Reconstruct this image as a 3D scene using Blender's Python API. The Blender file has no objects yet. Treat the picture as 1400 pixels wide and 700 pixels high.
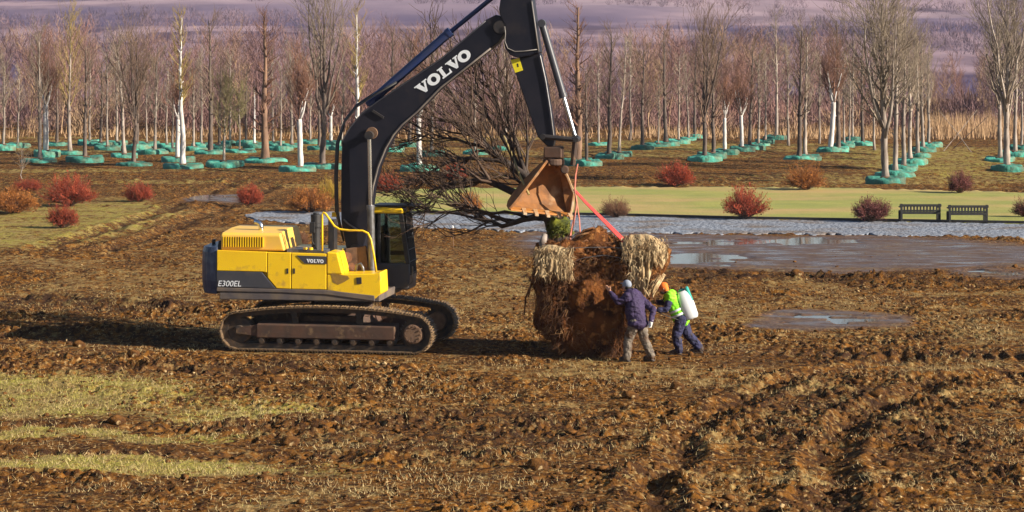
import bpy, bmesh, math, random
import numpy as np
from mathutils import Vector, Matrix
R = math.radians
rng = np.random.default_rng(7)
random.seed(7)
sc = bpy.context.scene
col = sc.collection

# ------------------------------------------------------------------ camera, sky, sun, exposure
F, HOR, CAMH = 3280.0, 80.0, 6.67          # focal length (px of the 1400 px picture), horizon row, eye height
cd = bpy.data.cameras.new('camera')
cd.sensor_width = 36.0
cd.sensor_fit = 'HORIZONTAL'
cd.lens = 36.0 * F / 1400
cd.shift_y = -(350 - HOR) / 1400
cd.clip_start, cd.clip_end = 0.5, 6000
cam = bpy.data.objects.new('camera', cd)
cam.location = (0, 0, CAMH)
cam.rotation_euler = (R(90), 0, 0)
col.objects.link(cam)
sc.camera = cam

SUN_AZ, SUN_EL = 21.0, 24.0                # azimuth measured from +X towards the camera side
to_sun = Vector((math.cos(R(SUN_AZ)) * math.cos(R(SUN_EL)), -math.sin(R(SUN_AZ)) * math.cos(R(SUN_EL)), math.sin(R(SUN_EL))))
world = bpy.data.worlds.new('World')
sc.world = world
world.use_nodes = True
wn = world.node_tree
sky = wn.nodes.new('ShaderNodeTexSky')
sky.sky_type = 'NISHITA'
sky.sun_disc = False
sky.sun_elevation = R(SUN_EL)
sky.sun_rotation = math.atan2(to_sun.x, to_sun.y)
sky.air_density, sky.dust_density, sky.ozone_density = 1.0, 0.3, 2.0
wn.links.new(sky.outputs[0], wn.nodes['Background'].inputs[0])
wn.nodes['Background'].inputs[1].default_value = 0.05
sl = bpy.data.lights.new('sun', 'SUN')
sl.energy, sl.angle, sl.color = 5.0, R(0.5), (1.0, 0.90, 0.76)
so = bpy.data.objects.new('sun', sl)
so.rotation_euler = (-to_sun).to_track_quat('-Z', 'Y').to_euler()
col.objects.link(so)
vs = sc.view_settings
vs.view_transform, vs.look, vs.exposure, vs.gamma, vs.use_curve_mapping = 'Standard', 'None', 1.1, 1.0, False

# ------------------------------------------------------------------ helpers
def at(x, y, Y):
    """the point at depth Y seen at picture position x, y"""
    return np.array(((x - 700) / F * Y, Y, CAMH - (y - HOR) / F * Y))
def dep(y):
    return F * CAMH / (y - HOR)
def gp(x, y):
    Y = dep(y)
    return np.array(((x - 700) / F * Y, Y, 0.0))

LOC = {}
def tag(o, label=None, cat=None, group=None, kind=None):
    if label: o['label'] = label
    if cat: o['category'] = cat
    if group: o['group'] = group
    if kind: o['kind'] = kind
    return o
def thing(name, loc, label, cat, group=None):
    o = bpy.data.objects.new(name, None)
    o.empty_display_size = 0.2
    o.location = loc
    col.objects.link(o)
    LOC[o] = np.array(loc, float)
    return tag(o, label, cat, group)

def finish(o, mat, parent, smooth, loc):
    if mat:
        o.data.materials.append(mat)
    if smooth:
        o.data.polygons.foreach_set('use_smooth', np.ones(len(o.data.polygons), bool))
    col.objects.link(o)
    if parent is not None:
        o.parent = parent
        LOC[o] = LOC[parent]
    else:
        o.location = loc
        LOC[o] = np.array(loc, float)
    return o

def mesh_np(name, V, Fc, mat, parent=None, smooth=False, loc=(0, 0, 0)):
    """V (n,3), Fc (m,k) with one k, or a list of such arrays"""
    if not isinstance(Fc, list): Fc = [Fc]
    L = LOC[parent] if parent is not None else np.array(loc, float)
    V = np.asarray(V, float).reshape(-1, 3) - L
    me = bpy.data.meshes.new(name)
    me.vertices.add(len(V))
    me.vertices.foreach_set('co', V.astype(np.float32).ravel())
    idx = np.concatenate([f.ravel() for f in Fc]).astype(np.int32)
    cnt = np.concatenate([np.full(len(f), f.shape[1]) for f in Fc]).astype(np.int32)
    st = np.concatenate(([0], np.cumsum(cnt)[:-1])).astype(np.int32)
    me.loops.add(len(idx))
    me.loops.foreach_set('vertex_index', idx)
    me.polygons.add(len(cnt))
    me.polygons.foreach_set('loop_start', st)
    me.update(calc_edges=True)
    me.validate()
    return finish(bpy.data.objects.new(name, me), mat, parent, smooth, loc)

class MB:
    """collects shapes in world coordinates and links them as one mesh object"""
    def __init__(s):
        s.v, s.f, s.n = [], [], 0
    def add(s, v, f):
        v = np.asarray(v, float).reshape(-1, 3)
        b = s.n
        s.v.append(v)
        s.f += [tuple(int(i) + b for i in q) for q in f]
        s.n += len(v)
        return s
    def prism(s, a, b):
        a, b = np.asarray(a, float), np.asarray(b, float)
        n = len(a)
        f = [(i, (i + 1) % n, n + (i + 1) % n, n + i) for i in range(n)]
        f += [tuple(range(n - 1, -1, -1)), tuple(range(n, 2 * n))]
        return s.add(np.vstack((a, b)), f)
    def box(s, c, sx, sy, sz, ax=None):
        """ax: three axis vectors"""
        ax = np.eye(3) if ax is None else np.asarray(ax, float)
        v = [np.asarray(c, float) + ax[0] * sx * i / 2 + ax[1] * sy * j / 2 + ax[2] * sz * k / 2
             for k in (-1, 1) for i, j in ((-1, -1), (1, -1), (1, 1), (-1, 1))]
        return s.add(v, [(3, 2, 1, 0), (4, 5, 6, 7), (0, 1, 5, 4), (1, 2, 6, 5), (2, 3, 7, 6), (3, 0, 4, 7)])
    def tube(s, pts, rad, n=8, cap=True):
        P = np.asarray(pts, float)
        rad = np.broadcast_to(np.asarray(rad, float), (len(P),))
        T = np.gradient(P, axis=0)
        T /= np.linalg.norm(T, axis=1)[:, None] + 1e-12
        ref = np.array((0, 0, 1.0)) if abs(T[0][2]) < 0.9 else np.array((1.0, 0, 0))
        a = np.cross(T[0], ref); a /= np.linalg.norm(a)
        v = []
        th = np.arange(n) / n * 2 * math.pi
        for p, t, r in zip(P, T, rad):
            a = a - t * np.dot(a, t); a /= np.linalg.norm(a) + 1e-12
            b = np.cross(t, a)
            v.append(p + r * (np.cos(th)[:, None] * a + np.sin(th)[:, None] * b))
        k = len(P)
        f = [(i * n + j, i * n + (j + 1) % n, (i + 1) * n + (j + 1) % n, (i + 1) * n + j) for i in range(k - 1) for j in range(n)]
        if cap:
            f += [tuple(range(n - 1, -1, -1)), tuple(range((k - 1) * n, k * n))]
        return s.add(np.vstack(v), f)
    def cyl(s, p, q, r, n=14, r2=None):
        return s.tube([p, q], [r, r if r2 is None else r2], n)
    def grid(s, G):
        G = np.asarray(G, float)
        a, b = G.shape[:2]
        return s.add(G.reshape(-1, 3), [(i * b + j, i * b + j + 1, (i + 1) * b + j + 1, (i + 1) * b + j) for i in range(a - 1) for j in range(b - 1)])
    def capsule(s, p, q, r0, r1, n=12, m=4):
        p, q = np.asarray(p, float), np.asarray(q, float)
        d = q - p
        L = np.linalg.norm(d) + 1e-9
        d /= L
        th = np.linspace(0, math.pi / 2, m + 1)
        pts = [p - d * r0 * math.cos(t) for t in th] + [q + d * r1 * math.sin(t) for t in th]
        rr = [max(r0 * math.sin(t), 1e-4) for t in th] + [max(r1 * math.cos(t), 1e-4) for t in th]
        ref = np.array((0, 0, 1.0)) if abs(d[2]) < 0.9 else np.array((1.0, 0, 0))
        a = np.cross(d, ref); a /= np.linalg.norm(a); b = np.cross(d, a)
        ph = np.arange(n) / n * 2 * math.pi
        v = [c + r * (np.cos(ph)[:, None] * a + np.sin(ph)[:, None] * b) for c, r in zip(pts, rr)]
        k = len(pts)
        f = [(i * n + j, i * n + (j + 1) % n, (i + 1) * n + (j + 1) % n, (i + 1) * n + j) for i in range(k - 1) for j in range(n)]
        f += [tuple(range(n - 1, -1, -1)), tuple(range((k - 1) * n, k * n))]
        return s.add(np.vstack(v), f)
    def ell(s, c, rx, ry, rz, ax=None, n=16, m=10):
        ax = np.eye(3) if ax is None else np.asarray(ax, float)
        v = []
        for i in range(m + 1):
            t = max(min(i / m, 0.999), 0.001) * math.pi
            for j in range(n):
                p = j / n * 2 * math.pi
                v.append(np.asarray(c, float) + ax[0] * rx * math.sin(t) * math.cos(p) + ax[1] * ry * math.sin(t) * math.sin(p) + ax[2] * rz * math.cos(t))
        f = [(i * n + j, (i + 1) * n + j, (i + 1) * n + (j + 1) % n, i * n + (j + 1) % n) for i in range(m) for j in range(n)]
        f += [tuple(range(n)), tuple(range(m * n + n - 1, m * n - 1, -1))]
        return s.add(v, f)
    def build(s, name, mat, parent=None, smooth=False, bevel=0.0, loc=(0, 0, 0), solid=0.0):
        L = LOC[parent] if parent is not None else np.array(loc, float)
        me = bpy.data.meshes.new(name)
        me.from_pydata((np.vstack(s.v) - L).tolist(), [], s.f)
        bm = bmesh.new(); bm.from_mesh(me)
        bmesh.ops.recalc_face_normals(bm, faces=bm.faces)
        bm.to_mesh(me); bm.free()
        o = finish(bpy.data.objects.new(name, me), mat, parent, smooth, loc)
        if solid:
            m = o.modifiers.new('solid', 'SOLIDIFY'); m.thickness = solid; m.offset = 0
        if bevel:
            m = o.modifiers.new('bevel', 'BEVEL'); m.width = bevel; m.segments = 2; m.limit_method = 'ANGLE'; m.angle_limit = R(35)
            m.harden_normals = False
        return o

def bake(o):
    """apply the modifiers without operators"""
    dg = bpy.context.evaluated_depsgraph_get()
    me = bpy.data.meshes.new_from_object(o.evaluated_get(dg))
    old = o.data
    o.modifiers.clear()
    o.data = me
    bpy.data.meshes.remove(old)
    return o

# value noise
def _h(ix, iy, s):
    n = (ix * 374761393 + iy * 668265263 + s * 982451653) & 0x7fffffff
    n = ((n ^ (n >> 13)) * 1274126177) & 0x7fffffff
    return ((n ^ (n >> 16)) & 0xffff) / 65535.0
def vn(x, y, s=0):
    x, y = np.asarray(x, float), np.asarray(y, float)
    ix, iy = np.floor(x).astype(np.int64), np.floor(y).astype(np.int64)
    fx, fy = x - ix, y - iy
    fx, fy = fx * fx * (3 - 2 * fx), fy * fy * (3 - 2 * fy)
    a, b, c, d = _h(ix, iy, s), _h(ix + 1, iy, s), _h(ix, iy + 1, s), _h(ix + 1, iy + 1, s)
    return (a * (1 - fx) + b * fx) * (1 - fy) + (c * (1 - fx) + d * fx) * fy
def fbm(x, y, o=4, s=0):
    t, a, w = 0.0, 0.5, 0.0
    for i in range(o):
        t = t + a * vn(x * 2 ** i + 13.7 * i, y * 2 ** i + 7.1 * i, s + i)
        w += a; a *= 0.5
    return t / w
def sstep(a, b, x):
    t = np.clip((x - a) / (b - a), 0, 1)
    return t * t * (3 - 2 * t)

# ------------------------------------------------------------------ materials
def mat(name, c, rough=0.7, metal=0.0, c2=None, scale=4.0, detail=5.0, bump=0.0, bscale=None, lo=0.35, hi=0.65, spec=0.4,
        c3=None, s3=1.0, lo3=0.55, hi3=0.75, stretch=(1, 1, 1), trans=0.0, dist=0.05, coat=0.0, obj_var=0.0):
    m = bpy.data.materials.new(name)
    m.use_nodes = True
    nt = m.node_tree
    b = nt.nodes['Principled BSDF']
    b.inputs['Base Color'].default_value = (*c, 1)
    b.inputs['Roughness'].default_value = rough
    b.inputs['Metallic'].default_value = metal
    b.inputs['Specular IOR Level'].default_value = spec
    b.inputs['Transmission Weight'].default_value = trans
    b.inputs['Coat Weight'].default_value = coat
    out = None
    def noise(sc_, det=detail):
        tc = nt.nodes.new('ShaderNodeTexCoord')
        mp = nt.nodes.new('ShaderNodeMapping')
        mp.inputs['Scale'].default_value = stretch
        nz = nt.nodes.new('ShaderNodeTexNoise')
        nz.inputs['Scale'].default_value = sc_
        nz.inputs['Detail'].default_value = det
        nt.links.new(tc.outputs['Object'], mp.inputs[0])
        nt.links.new(mp.outputs[0], nz.inputs['Vector'])
        return nz
    def ramp(fac, p0, p1):
        r = nt.nodes.new('ShaderNodeMapRange')
        r.inputs['From Min'].default_value, r.inputs['From Max'].default_value = p0, p1
        nt.links.new(fac, r.inputs['Value'])
        return r.outputs['Result']
    def mix(fac, a, bb):
        x = nt.nodes.new('ShaderNodeMix'); x.data_type = 'RGBA'
        nt.links.new(fac, x.inputs['Factor'])
        for sck, v in ((x.inputs['A'], a), (x.inputs['B'], bb)):
            if isinstance(v, tuple): sck.default_value = (*v, 1)
            else: nt.links.new(v, sck)
        return x.outputs['Result']
    if c2:
        out = mix(ramp(noise(scale).outputs['Fac'], lo, hi), c, c2)
    if c3:
        out = mix(ramp(noise(s3, 6).outputs['Fac'], lo3, hi3), out if out is not None else c, c3)
    if obj_var:
        oi = nt.nodes.new('ShaderNodeObjectInfo')
        hs = nt.nodes.new('ShaderNodeHueSaturation')
        vr = nt.nodes.new('ShaderNodeMapRange')
        vr.inputs['To Min'].default_value, vr.inputs['To Max'].default_value = 1 - obj_var, 1 + obj_var
        nt.links.new(oi.outputs['Random'], vr.inputs['Value'])
        nt.links.new(vr.outputs['Result'], hs.inputs['Value'])
        if out is not None: nt.links.new(out, hs.inputs['Color'])
        else: hs.inputs['Color'].default_value = (*c, 1)
        out = hs.outputs['Color']
    if out is not None:
        nt.links.new(out, b.inputs['Base Color'])
    if bump:
        bp = nt.nodes.new('ShaderNodeBump')
        bp.inputs['Strength'].default_value = bump
        bp.inputs['Distance'].default_value = dist
        nt.links.new(noise(bscale or scale * 3).outputs['Fac'], bp.inputs['Height'])
        nt.links.new(bp.outputs[0], b.inputs['Normal'])
    return m

MUD = (0.13, 0.075, 0.038)
M = dict(
    yellow=mat('yellow_paint', (0.90, 0.57, 0.014), 0.36, c2=(0.86, 0.52, 0.015), scale=2.0, c3=(0.42, 0.24, 0.06), s3=4.5, lo3=0.57, hi3=0.80, coat=0.1, bump=0.05, bscale=3),
    grey=mat('dark_grey_paint', (0.045, 0.047, 0.058), 0.42, c2=(0.06, 0.058, 0.065), scale=3, c3=(0.12, 0.09, 0.06), s3=2.5, lo3=0.6, hi3=0.9),
    boom=mat('charcoal_boom_paint', (0.010, 0.011, 0.019), 0.42, spec=.25, c2=(0.018, 0.017, 0.024), scale=2.2, c3=(0.055, 0.042, 0.034), s3=1.8, lo3=0.62, hi3=0.9),
    skirt=mat('dusty_grey_paint', (0.09, 0.075, 0.075), 0.6, c2=(0.16, 0.12, 0.085), scale=3.0, bump=0.1),
    navy=mat('navy_counterweight_paint', (0.022, 0.034, 0.080), 0.35, c2=(0.06, 0.075, 0.12), scale=4.0, c3=(0.12, 0.09, 0.06), s3=3, lo3=0.62, hi3=0.9),
    black=mat('black_rubber', (0.018, 0.018, 0.02), 0.55, c2=(0.03, 0.027, 0.025), scale=6),
    blackm=mat('black_metal', (0.02, 0.02, 0.024), 0.45, c2=(0.045, 0.036, 0.03), scale=5),
    blue=mat('dark_blue_cylinder_paint', (0.02, 0.035, 0.11), 0.35, c2=(0.03, 0.04, 0.09), scale=4),
    chrome=mat('chrome_rod', (0.62, 0.63, 0.66), 0.18, 1.0),
    steel=mat('worn_grey_steel', (0.20, 0.20, 0.21), 0.45, 0.6, c2=(0.12, 0.11, 0.10), scale=6),
    rust=mat('rusty_bucket_steel', (0.30, 0.125, 0.036), 0.8, 0.0, c2=(0.17, 0.075, 0.028), scale=4, c3=(0.40, 0.25, 0.13), s3=3.2, lo3=0.58, hi3=0.78, bump=0.5, bscale=9, dist=.03),
    rust2=mat('worn_and_sunlit_edge_steel', (0.46, 0.34, 0.22), 0.55, 0.2, c2=(0.36, 0.18, 0.07), scale=7),
    track=mat('muddy_track_steel', (0.075, 0.055, 0.040), 0.7, 0.15, c2=(0.16, 0.095, 0.045), scale=5, c3=(0.30, 0.19, 0.08), s3=9, lo3=0.5, hi3=0.7, bump=0.4, dist=0.02),
    tframe=mat('muddy_track_frame', (0.10, 0.05, 0.030), 0.8, c2=(0.055, 0.035, 0.026), scale=3, c3=(0.20, 0.12, 0.06), s3=6, lo3=0.58, hi3=0.75, bump=0.4, dist=0.02),
    roller=mat('oily_black_roller', (0.03, 0.025, 0.022), 0.6, c2=(0.09, 0.055, 0.03), scale=8),
    hub=mat('muddy_wheel_hub', (0.20, 0.115, 0.065), 0.8, c2=(0.13, 0.075, 0.045), scale=8, bump=0.3, dist=0.02),
    decal=mat('white_decal', (0.80, 0.82, 0.84), 0.5),
    sticker=mat('yellow_sticker', (0.85, 0.72, 0.02), 0.5, c2=(0.75, 0.62, 0.02), scale=20),
    red=mat('red_sling_webbing', (0.66, 0.065, 0.055), 0.75, c2=(0.52, 0.05, 0.045), scale=12, bump=0.2),
    pink=mat('faded_sling_webbing', (0.46, 0.17, 0.11), 0.8, c2=(0.34, 0.09, 0.06), scale=9),
    burlap=mat('burlap_cloth', (0.46, 0.35, 0.20), 0.95, c2=(0.32, 0.21, 0.10), scale=4, c3=(0.12, 0.06, 0.025), s3=5, lo3=0.52, hi3=0.72, bump=0.5, bscale=60, dist=0.01),
    rsoil=mat('root_ball_soil', (0.16, 0.058, 0.017), 0.98, spec=.05, c2=(0.04, 0.016, 0.008), scale=3.0, c3=(0.34, 0.145, 0.045), s3=6, lo3=0.54, hi3=0.68, bump=0.8, bscale=14, dist=0.06),
    root=mat('fibrous_roots', (0.20, 0.080, 0.026), 0.9, c2=(0.06, 0.026, 0.012), scale=3, c3=(0.40, 0.22, 0.09), s3=4, lo3=0.56, hi3=0.7),
    moss=mat('green_moss', (0.16, 0.165, 0.012), 0.95, c2=(0.035, 0.045, 0.008), scale=6, bump=0.8, bscale=40, dist=0.03),
    bark=mat('dark_wet_bark', (0.032, 0.023, 0.019), 0.8, c2=(0.065, 0.043, 0.030), scale=7, bump=0.5, stretch=(1, 1, 0.3), dist=0.02),
    ccrown=mat('warm_brown_twigs', (0.105, 0.062, 0.040), 0.8, c2=(0.05, 0.032, 0.023), scale=2),
    cut=mat('pale_peeled_stick', (0.38, 0.29, 0.11), 0.8, c2=(0.28, 0.2, 0.08), scale=6),
    twhite=mat('whitewashed_trunk', (0.62, 0.60, 0.58), 0.85, c2=(0.42, 0.38, 0.34), scale=5, stretch=(1, 1, 0.35), bump=0.3, dist=0.03),
    tpale=mat('pale_grey_bark', (0.36, 0.30, 0.25), 0.85, c2=(0.15, 0.11, 0.085), scale=4, stretch=(1, 1, 0.3), bump=0.4, dist=0.03, obj_var=0.2),
    tdark=mat('dark_brown_bark', (0.065, 0.048, 0.040), 0.85, c2=(0.15, 0.11, 0.085), scale=4, stretch=(1, 1, 0.3), bump=0.4, dist=0.03, obj_var=0.2),
    tbrown=mat('reddish_brown_bark', (0.24, 0.14, 0.085), 0.85, c2=(0.13, 0.075, 0.05), scale=4, stretch=(1, 1, 0.3), bump=0.4, dist=0.03),
    cbrown=mat('bare_brown_twigs', (0.20, 0.13, 0.085), 0.85, c2=(0.10, 0.065, 0.048), scale=1.5, obj_var=0.2),
    cgrey=mat('bare_grey_twigs', (0.30, 0.235, 0.165), 0.85, c2=(0.14, 0.105, 0.08), scale=1.5, obj_var=0.2),
    cred=mat('bare_reddish_twigs', (0.22, 0.105, 0.060), 0.85, c2=(0.11, 0.055, 0.042), scale=1.5, obj_var=0.15),
    cyel=mat('bare_yellowish_twigs', (0.34, 0.25, 0.075), 0.85, c2=(0.21, 0.145, 0.06), scale=1.5),
    coliv=mat('bare_olive_twigs', (0.22, 0.19, 0.075), 0.85, c2=(0.15, 0.12, 0.06), scale=1.5),
    teal=mat('teal_root_wrap_fabric', (0.030, 0.205, 0.155), 0.8, c2=(0.06, 0.30, 0.225), scale=2.2, c3=(0.10, 0.12, 0.07), s3=1.6, lo3=0.48, hi3=0.70, bump=0.9, bscale=4, dist=0.12, obj_var=0.38),
    soil=mat('dug_soil', MUD, 0.95, c2=(0.07, 0.04, 0.024), scale=6, bump=0.6, dist=0.05),
    clod=mat('soil_clod', (0.17, 0.076, 0.022), 0.98, spec=.05, c2=(0.055, 0.026, 0.012), scale=7, bump=0.8, bscale=30, dist=0.02, c3=(0.40, 0.28, 0.14), s3=3.5, lo3=0.62, hi3=0.66),
    bred=mat('red_barberry_twigs', (0.36, 0.058, 0.020), 0.85, c2=(0.17, 0.028, 0.014), scale=3, obj_var=0.12),
    borange=mat('orange_brown_bush_twigs', (0.42, 0.15, 0.022), 0.8, c2=(0.20, 0.068, 0.016), scale=3, obj_var=0.1),
    bdark=mat('dark_red_bush_twigs', (0.17, 0.045, 0.038), 0.8, c2=(0.11, 0.035, 0.03), scale=3),
    bbrown=mat('brown_bush_twigs', (0.22, 0.10, 0.045), 0.8, c2=(0.13, 0.06, 0.035), scale=3, obj_var=0.1),
    byel=mat('yellow_bush_twigs', (0.42, 0.28, 0.03), 0.8, c2=(0.28, 0.17, 0.03), scale=3),
    bstem=mat('bush_stems', (0.16, 0.10, 0.07), 0.85),
    bench=mat('black_bench_wood', (0.014, 0.015, 0.014), 0.6, c2=(0.022, 0.022, 0.02), scale=9),
    straw=mat('dry_straw', (0.50, 0.39, 0.19), 0.85, c2=(0.36, 0.25, 0.11), scale=0.8),
    gblade=mat('yellow_green_grass', (0.36, 0.30, 0.07), 0.8, c2=(0.24, 0.23, 0.045), scale=0.6, c3=(0.48, 0.38, 0.15), s3=1.2, lo3=0.5, hi3=0.65),
    reed=mat('dry_reeds', (0.48, 0.31, 0.16), 0.85, c2=(0.34, 0.205, 0.11), scale=0.4),
    wood=mat('bare_wood_twigs', (0.26, 0.135, 0.105), 0.9, c2=(0.15, 0.088, 0.098), scale=0.10, c3=(0.32, 0.21, 0.115), s3=0.09, lo3=0.52, hi3=0.64),
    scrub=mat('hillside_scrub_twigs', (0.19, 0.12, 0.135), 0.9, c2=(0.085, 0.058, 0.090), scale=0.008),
    skin=mat('skin', (0.52, 0.27, 0.17), 0.6),
    purple=mat('purple_jacket_cloth', (0.044, 0.026, 0.080), 0.8, c2=(0.028, 0.017, 0.05), scale=8, bump=0.8, bscale=6, dist=0.08),
    khaki=mat('grey_khaki_trouser_cloth', (0.20, 0.165, 0.125), 0.85, c2=(0.11, 0.085, 0.065), scale=9, bump=0.8, bscale=8, dist=0.06, c3=(0.09, 0.05, 0.028), s3=5, lo3=.5, hi3=.65),
    ncloth=mat('navy_work_cloth', (0.030, 0.030, 0.085), 0.85, c2=(0.018, 0.018, 0.042), scale=9, bump=0.8, bscale=8, dist=0.06, c3=(0.07, 0.045, 0.03), s3=5, lo3=.55, hi3=.7),
    vest=mat('lime_hi_vis_cloth', (0.30, 0.88, 0.03), 0.7, c2=(0.24, 0.76, 0.03), scale=9, bump=0.3, bscale=8, dist=0.02),
    reflect=mat('silver_reflective_tape', (0.72, 0.76, 0.78), 0.35),
    orange=mat('orange_knit', (0.85, 0.20, 0.02), 0.8, c2=(0.7, 0.15, 0.02), scale=30),
    gcap=mat('grey_cap_cloth', (0.25, 0.28, 0.34), 0.85),
    hair=mat('dark_hair', (0.02, 0.015, 0.012), 0.7),
    boot=mat('dark_work_boot', (0.025, 0.02, 0.018), 0.6, c2=(0.10, 0.06, 0.035), scale=12),
    glove=mat('white_work_glove', (0.62, 0.60, 0.56), 0.8),
    dglove=mat('dark_green_work_glove', (0.03, 0.07, 0.03), 0.8),
    tank=mat('white_plastic_tank', (0.80, 0.83, 0.84), 0.4),
    tealp=mat('teal_plastic', (0.03, 0.36, 0.30), 0.45),
    seatm=mat('dark_seat_cloth', (0.05, 0.06, 0.05), 0.8),
    gravelp=mat('grey_stone', (0.26, 0.27, 0.29), 0.9, c2=(0.16, 0.165, 0.175), scale=5),
)
def glass(name, c, rough=0.03, alpha=0.5):
    m = bpy.data.materials.new(name); m.use_nodes = True
    nt = m.node_tree
    nt.nodes.remove(nt.nodes['Principled BSDF'])
    g, t, fr, mx = (nt.nodes.new(k) for k in ('ShaderNodeBsdfGlossy', 'ShaderNodeBsdfTransparent', 'ShaderNodeFresnel', 'ShaderNodeMixShader'))
    g.inputs['Roughness'].default_value = rough
    t.inputs['Color'].default_value = (*c, 1)
    fr.inputs['IOR'].default_value = 1.5
    o = nt.nodes['Material Output']
    nt.links.new(fr.outputs[0], mx.inputs[0]); nt.links.new(t.outputs[0], mx.inputs[1]); nt.links.new(g.outputs[0], mx.inputs[2])
    nt.links.new(mx.outputs[0], o.inputs['Surface'])
    return m
M['glass'] = glass('tinted_cab_glass', (0.62, 0.70, 0.64))
M['dglass'] = glass('dark_windscreen_glass', (0.05, 0.06, 0.08))

# --- vectorised branches
def segs(P0, P1, R0, R1, n=3):
    d = P1 - P0
    d = d / (np.linalg.norm(d, axis=1)[:, None] + 1e-9)
    ref = np.where(np.abs(d[:, 2:3]) < 0.9, np.array([[0, 0, 1.0]]), np.array([[1.0, 0, 0]]))
    a = np.cross(d, ref); a /= np.linalg.norm(a, axis=1)[:, None] + 1e-9
    b = np.cross(d, a)
    th = np.arange(n) / n * 2 * math.pi
    ring = np.cos(th)[None, :, None] * a[:, None] + np.sin(th)[None, :, None] * b[:, None]
    V = np.concatenate((P0[:, None] + ring * R0[:, None, None], P1[:, None] + ring * R1[:, None, None]), 1)
    m = len(P0)
    j = np.arange(n)
    q = np.stack((j, (j + 1) % n, n + (j + 1) % n, n + j), 1)
    Q = (np.arange(m) * 2 * n)[:, None, None] + q[None]
    return V.reshape(-1, 3), Q.reshape(-1, 4)
def lines_mesh(parts, n=3):
    """parts: list of (polylines (N,K,3), radii (N,K)) -> V, quads"""
    Vs, Qs, b = [], [], 0
    for P, r in parts:
        V, Q = segs(P[:, :-1].reshape(-1, 3), P[:, 1:].reshape(-1, 3), r[:, :-1].ravel(), r[:, 1:].ravel(), n)
        Vs.append(V); Qs.append(Q + b); b += len(V)
    return np.vstack(Vs), np.vstack(Qs)
def grow(P, r, nch, length, angle, up, K=4, t0=0.2, t1=1.0, wob=0.08, rr=0.6, rmin=0.006, shape=0.5, g=rng):
    """children for every polyline of P (N,K0,3)"""
    N, K0 = P.shape[:2]
    idx = np.repeat(np.arange(N), nch)
    m = len(idx)
    t = np.tile((np.arange(nch) + 0.5) / nch, N) + g.uniform(-0.5, 0.5, m) / nch
    t = t0 + (t1 - t0) * np.clip(t, 0, 1)
    x = t * (K0 - 1)
    i = np.minimum(x.astype(int), K0 - 2)
    fr = (x - i)[:, None]
    A, B = P[idx, i], P[idx, i + 1]
    pos = A * (1 - fr) + B * fr
    tg = B - A
    tg /= np.linalg.norm(tg, axis=1)[:, None] + 1e-9
    pr = r[idx, i] * (1 - fr[:, 0]) + r[idx, i + 1] * fr[:, 0]
    rv = g.normal(size=(m, 3))
    pp = rv - tg * np.sum(rv * tg, 1)[:, None]
    pp /= np.linalg.norm(pp, axis=1)[:, None] + 1e-9
    an = (angle * (1 + g.uniform(-0.3, 0.3, m)))[:, None]
    d = tg * np.cos(an) + pp * np.sin(an)
    d[:, 2] += up * 0.4
    d /= np.linalg.norm(d, axis=1)[:, None] + 1e-9
    L = length * (1 - shape * t) * g.uniform(0.65, 1.25, m)
    s = np.linspace(0, 1, K)
    Q = pos[:, None] + d[:, None] * (s[None, :, None] * L[:, None, None])
    Q[:, :, 2] += up * 0.35 * (s ** 2)[None] * L[:, None]
    w = g.normal(size=(m, K, 3)) * wob * L[:, None, None]
    w[:, 0] = 0
    Q += np.cumsum(w, 1) * 0.5
    rb = np.maximum(pr * rr, rmin)
    rad = rb[:, None] * (1 - s[None] * 0.75)
    return Q, np.maximum(rad, rmin * 0.5)
# ------------------------------------------------------------------ the ground
def poly(*pts):
    return np.array([gp(x, y)[:2] for x, y in pts])
def dpoly(X, Y, P):
    """distance to a polyline"""
    best = np.full(X.shape, 1e9); along = np.zeros(X.shape); s0 = 0.0
    for a, b in zip(P[:-1], P[1:]):
        d = b - a
        t = np.clip(((X - a[0]) * d[0] + (Y - a[1]) * d[1]) / (d @ d), 0, 1)
        q = np.hypot(X - a[0] - t * d[0], Y - a[1] - t * d[1])
        L = math.hypot(*d)
        along = np.where(q < best, s0 + t * L, along)
        best = np.minimum(best, q); s0 += L
    return best, along
def ell(X, Y, cx, cy, rx, ry):
    """1 at the centre of a patch, 0 at its rim"""
    c = gp(cx, cy)
    wx, wy = rx * c[1] / F, (dep(max(cy - ry, HOR + 20)) - dep(cy + ry)) / 2
    return 1 - ((X - c[0]) / wx) ** 2 - ((Y - c[1]) / wy) ** 2

GRASS = [(90, 540, 230, 38, 1.15), (130, 600, 310, 11, 1.25), (190, 641, 350, 14, 1.25), (80, 302, 170, 40, 1.15), (200, 385, 170, 30, .6),
         (665, 390, 100, 45, .7), (870, 508, 170, 18, .75), (1040, 522, 110, 18, .7), (1000, 425, 90, 28, .6), (1230, 445, 240, 30, .5),
         (300, 555, 160, 22, .8), (1290, 222, 190, 26, .9), (900, 200, 140, 10, .8), (490, 610, 90, 18, .45), (60, 470, 120, 8, .3), (420, 395, 120, 14, .4),
         (620, 500, 160, 10, .4), (1120, 412, 110, 12, .4), (250, 345, 130, 14, .35), (1250, 570, 120, 12, .3), (640, 345, 110, 14, .35)]
DARKS = [(150, 415, 190, 13, 1.0), (1000, 378, 420, 7, .8), (1200, 492, 260, 9, .7), (330, 275, 90, 9, .5), (640, 590, 260, 45, .7),  # first patch: dark ruts plus the boom's shadow painted in
         (1110, 560, 200, 60, .8), (350, 505, 160, 14, .7), (1290, 620, 160, 40, .6), (300, 672, 200, 14, .5), (880, 660, 120, 30, .6), (130, 460, 200, 8, .7), (80, 488, 100, 8, .4), (1300, 470, 150, 12, .4)]  # flat patch left of the track: excavator shadow painted into the soil
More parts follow.
